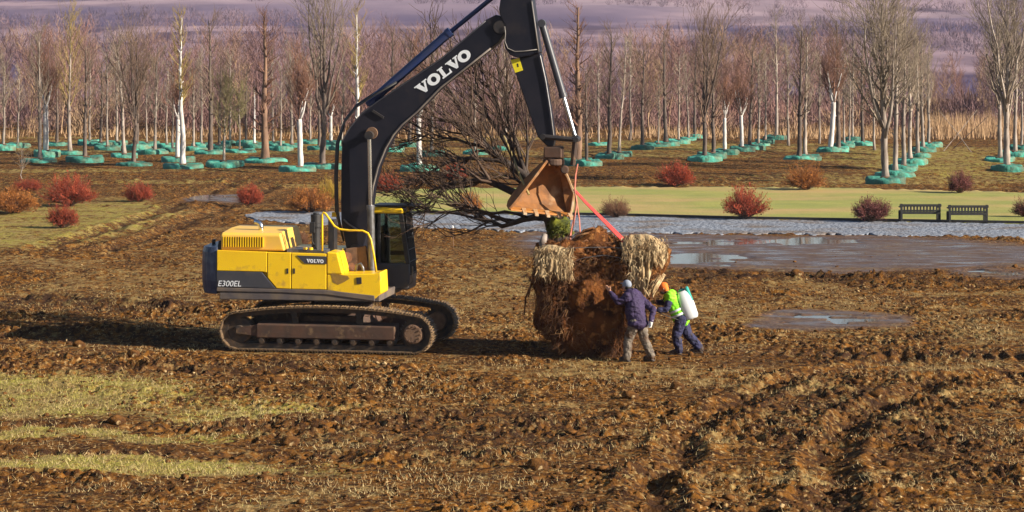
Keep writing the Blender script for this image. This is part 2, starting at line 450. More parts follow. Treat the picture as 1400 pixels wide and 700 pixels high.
WETS = [(1100, 345, 420, 28, 1.0), (820, 330, 160, 20, .9), (1140, 438, 110, 16, .8), (1380, 375, 90, 12, .6), (300, 271, 50, 6, .9), (1000, 340, 200, 26, 1.0)]
PUDDLES = [(948, 354, 62, 9.5), (1085, 329, 85, 4.5), (822, 324, 50, 6), (1140, 436, 46, 5.5), (292, 270, 26, 3.2), (985, 332, 55, 3.2), (1365, 374, 40, 3)]
RUTS = [(poly((868, 720), (905, 650), (945, 590), (1010, 545), (1100, 512), (1240, 492)), .26, .125),
        (poly((1130, 720), (1140, 640), (1165, 585), (1215, 545), (1290, 520), (1420, 505)), .28, .14),
        (poly((-40, 412), (80, 410), (190, 416), (300, 424)), .28, .15),
        (poly((-40, 450), (120, 452), (300, 462)), .30, .10),
        (poly((40, 345), (130, 318), (215, 292), (290, 262), (330, 246)), .35, .13),
        (poly((140, 345), (220, 318), (300, 284), (370, 255)), .35, .13),
        (poly((-30, 505), (160, 502), (330, 512), (560, 500)), .25, .07),
        (poly((-30, 578), (200, 584), (420, 586), (640, 570)), .25, .06),
        (poly((-30, 620), (220, 618), (480, 622)), .22, .05),
        (poly((930, 388), (1100, 378), (1420, 392)), .5, -.10),
        (poly((960, 480), (1150, 487), (1420, 492)), .4, -.07),
        (poly((1400, 640), (1330, 632), (1240, 628)), .2, .06)]
LAWN_FAR = [(498, 264), (560, 259), (680, 257), (800, 256), (1000, 256), (1180, 258), (1440, 264)]
LAWN_NEAR = [(498, 291), (600, 292), (760, 293), (860, 295), (1020, 299), (1200, 302), (1440, 306)]
GRAV_FAR = [(333, 294), (350, 290), (400, 288.5), (470, 289.5), (560, 291.6), (700, 292.6), (860, 295), (1020, 299), (1200, 302), (1440, 306)]
GRAV_NEAR = [(333, 294.6), (350, 301), (400, 305), (470, 308), (560, 311), (700, 315), (860, 318), (1020, 319), (1200, 321), (1440, 327)]
def yb(x, E):
    return np.interp(x, [e[0] for e in E], [e[1] for e in E])

def ground_fields(X, Y, full=False):
    xs = X / Y * F + 700
    ys = HOR + F * CAMH / np.maximum(Y, 5)
    wx = (fbm(X * .5, Y * .35, 4, 3) - .5) * 2.4
    wy = (fbm(X * .5 + 40, Y * .35, 4, 8) - .5) * 3.0
    WX, WY = X + wx, Y + wy
    gr = np.zeros_like(X); dk = np.zeros_like(X); wt = np.zeros_like(X)
    for a, b, c, d, w in GRASS: gr = np.maximum(gr, w * np.clip(ell(WX, WY, a, b, c, d) * 1.6, 0, 1))
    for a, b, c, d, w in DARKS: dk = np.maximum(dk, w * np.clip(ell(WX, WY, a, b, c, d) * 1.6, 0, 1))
    for a, b, c, d, w in WETS: wt = np.maximum(wt, w * np.clip(ell(WX, WY, a, b, c, d) * 1.8, 0, 1))
    gn = np.zeros_like(X)
    for q_ in GRASS[:4] + GRASS[10:13]: gn = np.maximum(gn, np.clip(ell(WX, WY, *q_[:4]) * 2, 0, 1))
    gr = gr * (.10 + 1.25 * fbm(X * .6, Y * 1.1, 5, 21))
    gr = np.maximum(gr, .55 * sstep(.52, .72, fbm(X * .35, Y * .5, 4, 33)) * (Y < 130))
    # where the soil is churned up
    ch = .12 + 1.25 * sstep(.30, .70, fbm(X * .55 + 9, Y * .6, 4, 5))
    ch = np.clip(ch * (1 - .75 * gr) * (1 - .85 * wt) + .5 * dk, .12, 1.6)
    ch = ch * np.where(Y > 62, np.clip(1.25 - (Y - 62) * .004, .8, 2), 1)
    lum = fbm(X * 2.2, Y * 2.2, 3, 11) - .5
    fine = (1 - np.abs(2 * fbm(X * 5.5, Y * 5.0, 3, 15) - 1)) - .6
    fin2 = vn(X * 14, Y * 12, 17) - .5
    z = ch * (.15 * lum + .105 * fine + .075 * fin2) + .10 * (fbm(X * .25, Y * .25, 2, 19) - .5)
    rutd = np.zeros_like(X)
    for P, w, dpt in RUTS:
        d, al = dpoly(X + .5 * (vn(X * .8, Y * .5, 25) - .5), Y, P)
        cleat = .25 + 1.1 * vn(X * 1.1, Y * .8, 23) + .4 * vn(X * 6, Y * 6, 24)
        z = z - dpt * cleat * np.exp(-(d / w) ** 2) + .045 * np.sign(dpt) * np.sin(al * 17) * np.exp(-(d / w) ** 4) + .45 * abs(dpt) * np.exp(-((d - 2.1 * w) / (.6 * w)) ** 2) * (.3 + 1.4 * vn(X * 3, Y * 3, 29))
        rutd = np.maximum(rutd, np.exp(-(d / (1.4 * w)) ** 2))
    gr = gr * (1 - .85 * rutd)
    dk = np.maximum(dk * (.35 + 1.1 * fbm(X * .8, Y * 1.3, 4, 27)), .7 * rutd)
    # worn level under the machine, the workers and the root ball
    flat = np.exp(-np.maximum(0, np.hypot((X + 3.9) / 3.4, (Y - 55.8) / 2.4) - .8) ** 2 * 6)
    flat = np.maximum(flat, np.exp(-np.maximum(0, np.hypot((X - 2.9) / 2.3, (Y - 53.8) / 1.6) - .8) ** 2 * 6))
    z = z * (1 - .8 * flat) - .01 * flat
    # shallow wet ground with puddle hollows
    z = z * (1 - .8 * np.clip(wt, 0, 1)) + .022 * np.clip(wt, 0, 1)
    for a, b, c, d in PUDDLES:
        e = np.clip(ell(X + wx * .7 + 2.2 * (vn(X * .9, Y * 2.2, 63) - .5), Y + wy * .8 + 1.6 * (vn(X * 1.3, Y * 1.1, 65) - .5), a, b, c, d) + .12, 0, 1)
        z = z - .11 * e ** .6
        wt = np.maximum(wt, np.clip(e * 3, 0, 1))
    # orchard furrows
    orch = sstep(118, 128, Y) * (1 - sstep(215, 230, Y))
    z = z + orch * (.09 * np.sin(Y * 1.5 + 2 * fbm(X * .1, Y * .1, 2, 41)) + .12 * (fbm(X * .8, Y * .8, 3, 43) - .5))
    dk = np.maximum(dk, orch * .55 * sstep(.45, .75, fbm(X * .06, Y * .35, 3, 45)))
    gr = np.maximum(gr, orch * .6 * sstep(.5, .7, fbm(X * .05 + 3, Y * .12, 3, 47)))
    # lawn and gravel lie in a shallow bed
    bed = sstep(-1.5, 1.0, ys - yb(xs, LAWN_FAR)) * sstep(-1, 1.5, yb(xs, GRAV_NEAR) - ys) * sstep(498, 506, xs)
    bed = np.maximum(bed, sstep(-1, 1, ys - yb(xs, GRAV_FAR)) * sstep(-1, 1, yb(xs, GRAV_NEAR) - ys) * sstep(330, 336, xs))
    bed = np.where((Y > 75) & (Y < 135), bed, 0)
    z = z * (1 - bed) - .07 * bed
    if full: return z, gr, wt, dk, np.maximum(gn, orch * .6)
    return z, gr, wt, dk

def grid_np(xs, ys):
    X, Y = np.meshgrid(xs, ys)
    nx, ny = len(xs), len(ys)
    i = np.arange(ny - 1)[:, None] * nx + np.arange(nx - 1)[None]
    Q = np.stack((i, i + 1, i + nx + 1, i + nx), -1).reshape(-1, 4)
    return X.ravel(), Y.ravel(), Q

Vs, Qs, As, nb = [], [], [], 0
def stepped(a, b, s0, s1):
    out, y = [a], a
    while y < b:
        y += s0 + (s1 - s0) * (y - a) / (b - a)
        out.append(y)
    return np.array(out)
bandA = (np.arange(-15, 15.001, .036), stepped(32.5, 64, .05, .115))
bandB = (np.arange(-31, 31.01, .105), stepped(63.5, 136, .15, .45))
bandC = (np.arange(-85, 85.1, .8), stepped(135, 345, .5, 1.6))
far = np.array([-3000, -1500, -800, -400, -200, -120, -86.5, -84, -60, -32, -30, -20, -16, -14, 0])
bandD = (np.concatenate((far, -far[-2::-1])), np.array([-400, -100, -20, 10, 25, 31, 33.5, 45, 62, 80, 110, 133, 150, 200, 250, 300, 342, 347, 420, 600, 1000, 2000, 4000], float))
for k, (bx_, by_) in enumerate((bandA, bandB, bandC, bandD)):
    X, Y, Q = grid_np(bx_, by_)
    z, g_, w_, d_, n_ = ground_fields(X, Y, True)
    if k in (1, 2):
        y0 = by_[0]
        z = z - .2 * (1 - sstep(y0 + .2, y0 + .7 + (k - 1) * .8, Y)) * (np.abs(X) < (15.2 if k == 1 else 31.2))
    if k == 3:
        ins = ((np.abs(X) < 14.5) & (Y > 33) & (Y < 64)) | ((np.abs(X) < 30.5) & (Y > 64) & (Y < 135)) | ((np.abs(X) < 84.5) & (Y > 135.5) & (Y < 344))
        z = np.where(ins, -.6, z * .5)
    Vs.append(np.stack((X, Y, z), 1)); Qs.append(Q + nb); nb += len(X)
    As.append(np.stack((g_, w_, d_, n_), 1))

def soil_material():
    m = bpy.data.materials.new('field_soil'); m.use_nodes = True
    nt = m.node_tree; L = nt.links
    b = nt.nodes['Principled BSDF']
    at_ = nt.nodes.new('ShaderNodeAttribute'); at_.attribute_name = 'cover'
    sp = nt.nodes.new('ShaderNodeSeparateColor'); L.new(at_.outputs['Color'], sp.inputs[0])
    geo = nt.nodes.new('ShaderNodeNewGeometry')
    def noise(s, det=4, stretch=(1, 1, 1)):
        mp = nt.nodes.new('ShaderNodeMapping'); mp.inputs['Scale'].default_value = stretch
        nz = nt.nodes.new('ShaderNodeTexNoise'); nz.inputs['Scale'].default_value = s; nz.inputs['Detail'].default_value = det
        L.new(geo.outputs['Position'], mp.inputs[0]); L.new(mp.outputs[0], nz.inputs['Vector'])
        return nz.outputs['Fac']
    def rng_(v, a, c, lo=0., hi=1.):
        r = nt.nodes.new('ShaderNodeMapRange'); r.inputs[1].default_value, r.inputs[2].default_value = a, c
        r.inputs[3].default_value, r.inputs[4].default_value = lo, hi
        L.new(v, r.inputs[0]); return r.outputs[0]
    def mix(f, a, c):
        x = nt.nodes.new('ShaderNodeMix'); x.data_type = 'RGBA'
        L.new(f, x.inputs['Factor']) if not isinstance(f, float) else setattr(x.inputs['Factor'], 'default_value', f)
        for sk, v in ((x.inputs['A'], a), (x.inputs['B'], c)):
            if isinstance(v, tuple): sk.default_value = (*v, 1)
            else: L.new(v, sk)
        return x.outputs['Result']
    def mth(op, a, c):
        x = nt.nodes.new('ShaderNodeMath'); x.operation = op
        for sk, v in ((x.inputs[0], a), (x.inputs[1], c)):
            if isinstance(v, float): sk.default_value = v
            else: L.new(v, sk)
        return x.outputs[0]
    base = mix(rng_(noise(.55, 5), .35, .65), (0.215, 0.088, 0.015), (0.125, 0.054, 0.014))
    base = mix(rng_(noise(5, 6), .40, .58), base, (0.040, 0.018, 0.008))
    base = mix(rng_(noise(11, 4), .58, .68), base, (0.38, 0.245, 0.105))        # dry crumbs and straw
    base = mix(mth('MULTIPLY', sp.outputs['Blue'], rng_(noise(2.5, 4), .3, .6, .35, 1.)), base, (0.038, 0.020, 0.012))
    gcol = mix(rng_(noise(.8, 4), .4, .62), (0.30, 0.26, 0.055), (0.24, 0.175, 0.060))
    tan = mix(rng_(noise(1.1, 4), .4, .62), (0.23, 0.135, 0.048), (0.29, 0.19, 0.072))
    gcol = mix(at_.outputs['Alpha'], tan, gcol)
    gcol = mix(rng_(noise(9, 3, (1, .5, 1)), .48, .68), gcol, (0.34, 0.25, 0.10))
    gf = mth('ADD', sp.outputs['Red'], rng_(noise(3.2, 6, (1, .6, 1)), .3, .7, -.6, .6))
    gf = mth('ADD', gf, rng_(noise(13, 3, (1, .7, 1)), .3, .7, -.4, .4))
    base = mix(rng_(gf, .25, .95, 0., .85), base, gcol)
    base = mix(mth('MULTIPLY', rng_(sp.outputs['Green'], .1, .9), .75), base, (0.098, 0.070, 0.062))
    L.new(base, b.inputs['Base Color'])
    wet = mth('MULTIPLY', rng_(sp.outputs['Green'], .25, .9), rng_(noise(1.4, 5, (.6, 1, 1)), .35, .62))
    L.new(rng_(wet, 0., 1., .93, .17), b.inputs['Roughness'])
    L.new(rng_(wet, 0., 1., .04, .5), b.inputs['Specular IOR Level'])
    bp = nt.nodes.new('ShaderNodeBump'); bp.inputs['Strength'].default_value = .8; bp.inputs['Distance'].default_value = .05
    L.new(mth('MULTIPLY', noise(16, 4), rng_(sp.outputs['Green'], 0., 1., 1., .12)), bp.inputs['Height']); L.new(bp.outputs[0], b.inputs['Normal'])
    return m
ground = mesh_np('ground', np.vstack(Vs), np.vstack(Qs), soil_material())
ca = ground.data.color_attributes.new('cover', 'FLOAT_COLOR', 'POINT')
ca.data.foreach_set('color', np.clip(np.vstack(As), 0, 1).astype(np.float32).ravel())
tag(ground, 'churned brown soil field with dry grass patches', kind='structure')
del Vs, Qs, As

def gz(x, y):
    z, *_ = ground_fields(np.atleast_1d(np.asarray(x, float)), np.atleast_1d(np.asarray(y, float)))
    return z
def gz1(x, y):
    return float(gz(x, y)[0])

# lawn and gravel path
def strip(name, farE, nearE, x0, x1, nx, ny, z, amp, fs, m, drop=.12):
    """a sheet between two edges with its rim turned down"""
    px = np.linspace(x0, x1, nx)
    t = np.concatenate(([0], np.linspace(0, 1, ny), [1]))
    yf, yn = yb(px, farE), yb(px, nearE)
    Yf, Yn = dep(yf), dep(yn)
    Yf = Yf + (vn(px * .12, px * 0, 61) - .5) * 1.0
    Yn = Yn - (fbm(px * .09, px * 0, 4, 67) - .5) * 2.6 * (name == 'gravel_path')
    Yg = Yf[:, None] * (1 - t[None]) + Yn[:, None] * t[None]
    Xg = ((px - 700) / F)[:, None] * Yg
    Z = z + amp * (fbm(Xg * fs, Yg * fs, 3, 51) - .5)
    Z[:, 0] -= drop; Z[:, -1] -= drop; Z[0] -= drop; Z[-1] -= drop
    V = np.stack((Xg, Yg, Z), -1).reshape(-1, 3)
    a, b = nx, ny + 2
    i = np.arange(a - 1)[:, None] * b + np.arange(b - 1)[None]
    Q = np.stack((i, i + b, i + b + 1, i + 1), -1).reshape(-1, 4)
    return mesh_np(name, V, Q[:, ::-1], m, smooth=True)
lawn_m = mat('mown_winter_lawn', (0.30, 0.285, 0.060), 0.9, c2=(0.22, 0.235, 0.048), scale=.5, c3=(0.40, 0.275, 0.095), s3=.16, lo3=.44, hi3=.60, bump=.6, bscale=14, dist=.05, stretch=(.5, 1, 1))
grav_m = mat('grey_gravel', (0.27, 0.295, 0.345), 0.9, c2=(0.13, 0.145, 0.175), scale=5, c3=(0.15, 0.115, 0.09), s3=.45, lo3=.48, hi3=.68, bump=1.0, bscale=5, dist=.16)
tag(strip('lawn', LAWN_FAR, LAWN_NEAR, 498, 1440, 320, 44, .02, .08, .6, lawn_m), 'mown yellow green lawn strip behind the gravel path', kind='structure')
tag(strip('gravel_path', GRAV_FAR, GRAV_NEAR, 333.5, 1440, 700, 30, .0, .05, 2.2, grav_m), 'grey gravel path along the lawn', kind='structure')
# dark steel edging between them
e = MB()
pp_ = [gp(x, yb(x, LAWN_NEAR) + .3) + np.array((0, 0, .055)) for x in range(540, 1441, 30)]
for a, b in zip(pp_[:-1], pp_[1:]):
    d = b - a; L_ = np.linalg.norm(d); d /= L_
    e.box((a + b) / 2, L_, .10, .10, (d, np.cross((0, 0, 1), d), (0, 0, 1)))
tag(e.build('lawn_edging', M['blackm']), 'dark edging strip between lawn and gravel', kind='structure')

# puddles
wm = bpy.data.materials.new('puddle_water'); wm.use_nodes = True
wb = wm.node_tree.nodes['Principled BSDF']
wb.inputs['Base Color'].default_value = (.10, .085, .075, 1); wb.inputs['Roughness'].default_value = .04; wb.inputs['IOR'].default_value = 1.33
for i, (a, b, c, d) in enumerate(PUDDLES):
    c0 = gp(a, b)
    wx, wy = c * c0[1] / F * 1.25, (dep(b - d) - dep(b + d)) / 2 * 1.3
    th = np.linspace(0, 2 * math.pi, 48, endpoint=False)
    m_ = MB(); m_.add([(c0[0] + wx * math.cos(t), c0[1] + wy * math.sin(t), -.012 + .003 * i) for t in th], [tuple(range(48))])
    tag(m_.build('puddle', wm), 'shallow puddle on the wet ground', kind='structure')

# ------------------------------------------------------------------ hillside far behind
def hill_z(X, Y):
    s = sstep(330, 3600, Y)
    return 185 * s + 14 * (fbm(X * .002, Y * .002, 3, 71) - .5) * sstep(330, 900, Y) + 5.0 * (fbm(X * .008, Y * .008, 3, 73) - .5) * sstep(330, 900, Y) - .3 - 1.2 * (1 - sstep(330, 345, Y))
X, Y, Q = grid_np(np.arange(-1500, 1501, 12.0), np.concatenate((np.arange(330, 2300, 8.0), np.arange(2300, 3900, 40.0))))
hz = hill_z(X, Y)
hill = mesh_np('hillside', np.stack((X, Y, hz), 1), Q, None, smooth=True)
wv = Y + 160 * (fbm(X * .0022, Y * .0022, 3, 81) - .5)
field = .8 * sstep(.46, .68, fbm(X * .0022 + 5, wv * .005, 5, 83)) * sstep(900, 1200, Y)
hedge = .9 * sstep(.52, .68, fbm(X * .006 + 9, wv * .006, 5, 87)) * (1 - .7 * field)
lin = wv + .10 * X
field = np.maximum(field, sstep(1900, 1915, lin) * (1 - sstep(2080, 2110, lin)))
hedge = np.maximum(hedge, sstep(1815, 1830, lin) * (1 - sstep(1875, 1895, lin)) * sstep(.3, .45, vn(X * .004, X * 0, 88)))
ca = hill.data.color_attributes.new('cover', 'FLOAT_COLOR', 'POINT')
ca.data.foreach_set('color', np.stack((field, hedge, field * 0, field * 0 + 1), 1).astype(np.float32).ravel())
hm = bpy.data.materials.new('hillside_haze_tint'); hm.use_nodes = True
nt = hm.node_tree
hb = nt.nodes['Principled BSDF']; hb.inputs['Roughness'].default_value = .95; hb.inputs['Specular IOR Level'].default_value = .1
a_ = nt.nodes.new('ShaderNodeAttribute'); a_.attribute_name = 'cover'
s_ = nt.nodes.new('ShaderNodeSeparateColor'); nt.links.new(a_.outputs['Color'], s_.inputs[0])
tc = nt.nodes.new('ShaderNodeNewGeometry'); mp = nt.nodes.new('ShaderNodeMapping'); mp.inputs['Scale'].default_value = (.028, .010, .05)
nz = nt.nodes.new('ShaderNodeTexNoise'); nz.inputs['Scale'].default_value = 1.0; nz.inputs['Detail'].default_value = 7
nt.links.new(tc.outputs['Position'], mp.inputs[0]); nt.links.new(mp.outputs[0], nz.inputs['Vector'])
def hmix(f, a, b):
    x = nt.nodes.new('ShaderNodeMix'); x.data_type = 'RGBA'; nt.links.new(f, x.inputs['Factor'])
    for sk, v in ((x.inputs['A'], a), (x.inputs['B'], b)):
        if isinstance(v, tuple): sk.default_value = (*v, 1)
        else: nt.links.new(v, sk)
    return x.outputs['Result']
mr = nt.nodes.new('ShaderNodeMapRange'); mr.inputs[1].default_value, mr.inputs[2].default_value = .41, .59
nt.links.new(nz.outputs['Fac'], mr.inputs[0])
hc = hmix(mr.outputs[0], (.07, .042, .07), (.30, .205, .23))  # lavender haze of distance mixed into the slope colours
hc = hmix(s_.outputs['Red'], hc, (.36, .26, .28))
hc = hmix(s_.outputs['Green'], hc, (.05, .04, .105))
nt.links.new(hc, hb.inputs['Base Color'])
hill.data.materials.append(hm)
tag(hill, 'hillside of fields and hedges, tinted hazy lavender', kind='structure')

# scrub on the hillside: bare bushy crowns, one mass
def puffs(cx, cy, cz, hh, n, ln, g):
    """n thin upright twigs for each clump: one slim triangle each"""
    m = len(cx)
    a = g.uniform(0, 2 * math.pi, (m, n)); rr_ = np.sqrt(g.uniform(0, 1, (m, n)))
    hgt = g.uniform(0.05, .9, (m, n))
    w = np.sin(np.clip(hgt, 0, 1) * 2.6 + .35)
    b = np.stack((cx[:, None] + np.cos(a) * rr_ * w * hh[:, None] * .45, cy[:, None] + np.sin(a) * rr_ * w * hh[:, None] * .45, cz[:, None] + hgt * hh[:, None] * .8), -1)
    d = np.stack((np.cos(a) * .45, np.sin(a) * .45, np.ones_like(a)), -1) + g.normal(size=(m, n, 3)) * .35
    tip = b + d * (ln * hh)[:, None, None] * g.uniform(.6, 1.3, (m, n, 1))
    sd = g.normal(size=(m, n, 3)); sd[..., 2] *= .3
    sd /= np.linalg.norm(sd, axis=-1)[..., None]
    wd = (.016 * hh)[:, None, None]
    V = np.stack((b - sd * wd, b + sd * wd, tip), 2).reshape(-1, 3)
    return V, np.arange(len(V)).reshape(-1, 3)
g2 = np.random.default_rng(5)
cx = g2.uniform(-520, 520, 16000); cy = g2.uniform(700, 2100, 16000)
k = (fbm(cx * .006, cy * .008, 3, 91) > .49) & (np.abs(cx) < cy * .235 + 20)
cx, cy = cx[k][:4200], cy[k][:4200]
V, T = puffs(cx, cy, hill_z(cx, cy) - .3, g2.uniform(2.5, 7.5, len(cx)), 70, .22, g2)
tag(mesh_np('hillside_scrub', V, T, M['scrub']), 'bare scrub scattered over the hazy hillside', 'scrub', kind='stuff')

# ------------------------------------------------------------------ bare wood behind the nursery rows
def tree_lines(H, g, limbs=16, br=4, tw=3, rt=.11, spread=.38, lean=.05, t0=.25, K=7):
    s = np.linspace(0, 1, K)
    P = np.zeros((1, K, 3)); P[0, :, 2] = s * H * .95
    P[0, :, :2] = np.cumsum(g.normal(size=(K, 2)) * H * .012, 0) + s[:, None] * g.normal(size=(1, 2)) * lean * H
    P[0, 0, :2] = 0
    r = (rt * (1 - .85 * s))[None]
    l1 = grow(P, r, limbs, H * spread, .75, .55, 4, t0, 1, .07, .5, .02, .55, g)
    l2 = grow(*l1, br, H * spread * .42, .6, .35, 3, .2, 1, .08, .6, .013, .3, g)
    l3 = grow(*l2, tw, H * spread * .26, .6, .3, 2, .15, 1, .08, .6, .010, .2, g)
    return (P, r), l1, l2, l3
variants = []
for i in range(9):
    g = np.random.default_rng(100 + i)
    tr, l1, l2, l3 = tree_lines(1.0, g, 17, 5, 4, .008, .36, .05, .16 + .12 * (i % 3))
    for q in (l1, l2, l3):
        q[1][:] = q[1] * .0
    l1[1][:] = .0040 * np.linspace(1, .5, 4)[None]; l2[1][:] = .0026 * np.linspace(1, .5, 3)[None]
    V, Q = lines_mesh([tr, l1], 3)
    b0, b1 = l2[0][:, 0], l2[0][:, -1]                        # twigs as slim blades
    def blades(A, B, w):
        sd = g.normal(size=A.shape); sd /= np.linalg.norm(sd, axis=1)[:, None]
        W = np.stack((A - sd * w, A + sd * w, B), 1).reshape(-1, 3)
        return W, np.arange(len(W)).reshape(-1, 3)
    V2, T2 = blades(b0, b1, .0030)
    V3, T3 = blades(l3[0][:, 0], l3[0][:, -1], .0022)
    variants.append((V, Q, np.vstack((V2, V3)), np.vstack((T2, T3 + len(V2)))))
g3 = np.random.default_rng(11)
VV, QQ, TT, b = [], [], [], 0
n_w = 0
tries = 0
while n_w < 620:
    tries += 1
    y = 212 + 100 * g3.uniform(0, 1) ** 1.15
    x = g3.uniform(-1, 1) * (y * .235 + 8)
    sx = 700 + x / y * F
    if sx > 1268 and sx < 1345 and y < 250: continue
    if sx > 1030 and y < 222: continue
    H = g3.uniform(4.8, 8.6) * (0.8 if 1265 < sx < 1350 else 1) * (.75 + .5 * vn(x * .06, y * .06, 95))
    V, Q, W, T = variants[g3.integers(9)]
    a = g3.uniform(0, 6.28)
    Rm = np.array(((math.cos(a), -math.sin(a), 0), (math.sin(a), math.cos(a), 0), (0, 0, 1))).T
    o = np.array((x, y, -.1))
    wd = g3.uniform(.85, 1.25)
    S = np.array((wd * H, wd * H, H))
    VV += [(V @ Rm) * S + o, (W @ Rm) * S + o]
    QQ.append(Q + b); TT.append(T + b + len(V)); b += len(V) + len(W)
    n_w += 1
wo = mesh_np('bare_wood', np.vstack(VV), [np.vstack(QQ), np.vstack(TT)], M['wood'])
tag(wo, 'leafless brown and mauve wood behind the rows of planted trees', 'wood', kind='stuff')
del VV, QQ, TT

# undergrowth at the foot of the wood and the reed bed
cx = g3.uniform(-80, 80, 900); cy = g3.uniform(214, 290, 900)
k = np.abs(cx) < cy * .24 + 6
cx, cy = cx[k], cy[k]
V, T = puffs(cx, cy, np.zeros(len(cx)) - .1, g3.uniform(1.6, 3.6, len(cx)), 110, .35, g3)
tag(mesh_np('wood_undergrowth', V, T, M['wood']), 'tangled leafless undergrowth at the foot of the wood', 'undergrowth', kind='stuff')
n = 26000
y = g3.uniform(196, 214, n); x = g3.uniform(-1, 1, n) * (y * .222)
sx = 700 + x / y * F
dens = np.where((sx > 1262), 1.0, np.where(sx > 1100, .35, np.where(sx > 860, .22, .08))) * (.5 + fbm(x * .15, y * .15, 2, 97))
k = g3.uniform(0, 1, n) < dens
x, y, sx = x[k], y[k], sx[k]
m = len(x)
h_ = g3.uniform(1.0, 2.5, m) * np.where(sx > 1262, 1.0, .5)
A = np.stack((x, y, np.zeros(m) - .1), 1); B = A + np.stack((g3.normal(size=m) * .25, g3.normal(size=m) * .25, h_), 1)
sd = np.stack((np.cos(x * 50), np.sin(x * 50), x * 0), 1) * .03
V = np.stack((A - sd, A + sd, B), 1).reshape(-1, 3)
tag(mesh_np('reed_bed', V, np.arange(len(V)).reshape(-1, 3), M['reed']), 'band of dry tan reeds in front of the wood', 'reeds', kind='stuff')

# ------------------------------------------------------------------ haze
hzv = bpy.data.materials.new('haze_air'); hzv.use_nodes = True
nt = hzv.node_tree
nt.nodes.remove(nt.nodes['Principled BSDF'])
pv = nt.nodes.new('ShaderNodeVolumePrincipled')
pv.inputs['Color'].default_value = (.82, .80, 1.0, 1)
pv.inputs['Density'].default_value = .00009
pv.inputs['Anisotropy'].default_value = 0.0
nt.links.new(pv.outputs[0], nt.nodes['Material Output'].inputs['Volume'])
h_ = MB(); h_.box((0, 1900, 101), 6400, 4700, 206)
tag(h_.build('haze', hzv), 'thin pale blue haze over the whole valley', 'haze', kind='stuff')
# ------------------------------------------------------------------ excavator
EC = np.array((-3.97, 55.9, 0.0))
ex = thing('excavator', EC, 'yellow and charcoal crawler excavator holding up an uprooted tree', 'excavator')
class Frame:
    def __init__(s, yaw):
        s.u = np.array((math.cos(R(yaw)), math.sin(R(yaw)), 0)); s.n = np.array((-math.sin(R(yaw)), math.cos(R(yaw)), 0)); s.z = np.array((0, 0, 1.0))
        s.ax = (s.u, s.n, s.z)
    def W(s, u, n, z):
        return EC + s.u * u + s.n * n + s.z * z
    def UZ(s, x, y, n):
        """picture position -> (u, z) on the vertical plane at side offset n"""
        d = np.array(((x - 700) / F, 1.0, -(y - HOR) / F))
        t = (EC @ s.n + n) / (d @ s.n)
        p = d * t + np.array((0, 0, CAMH))
        return float((p - EC) @ s.u), float(p[2])
    def PW(s, x, y, n):
        u, z = s.UZ(x, y, n)
        return s.W(u, n, z)
    def slab(s, pts, n0, n1, at_n=None, mb=None):
        """picture outline traced on plane at_n, extruded from n0 to n1"""
        q = [s.UZ(x, y, n0 if at_n is None else at_n) for x, y in pts]
        mb = mb or MB()
        return mb.prism([s.W(u, n0, z) for u, z in q], [s.W(u, n1, z) for u, z in q])
    def lslab(s, q, n0, n1, mb=None):
        mb = mb or MB()
        return mb.prism([s.W(u, n0, z) for u, z in q], [s.W(u, n1, z) for u, z in q])
UP, UC = Frame(-8), Frame(-10)

# --- undercarriage: two tracks
def track_path():
    pts = []
    rr, e = .40, 2.04
    for u in np.linspace(-e, e, 60): pts.append((u, .06))
    for a in np.linspace(-90, 90, 30)[1:]: pts.append((e + rr * math.cos(R(a)), .06 + rr + rr * math.sin(R(a))))
    for u in np.linspace(e, -e, 60)[1:]:
        pts.append((u, .86 + .15 * (1 - min(1, abs(u) / e) ** 2.2)))
    for a in np.linspace(90, 270, 30)[1:-1]: pts.append((-e + rr * math.cos(R(a)), .06 + rr + rr * math.sin(R(a))))
    P = np.array(pts + pts[:1])
    s = np.concatenate(([0], np.cumsum(np.hypot(*np.diff(P, axis=0).T))))
    return P, s
TP, TS = track_path()
NSH = 50
sh = MB()
sh.box((0, 0, .012), TS[-1] / NSH * .96, .60, .024)
for q in (-.062, 0, .062): sh.box((q, 0, .040), .018, .596, .034)
shoe_mesh = None
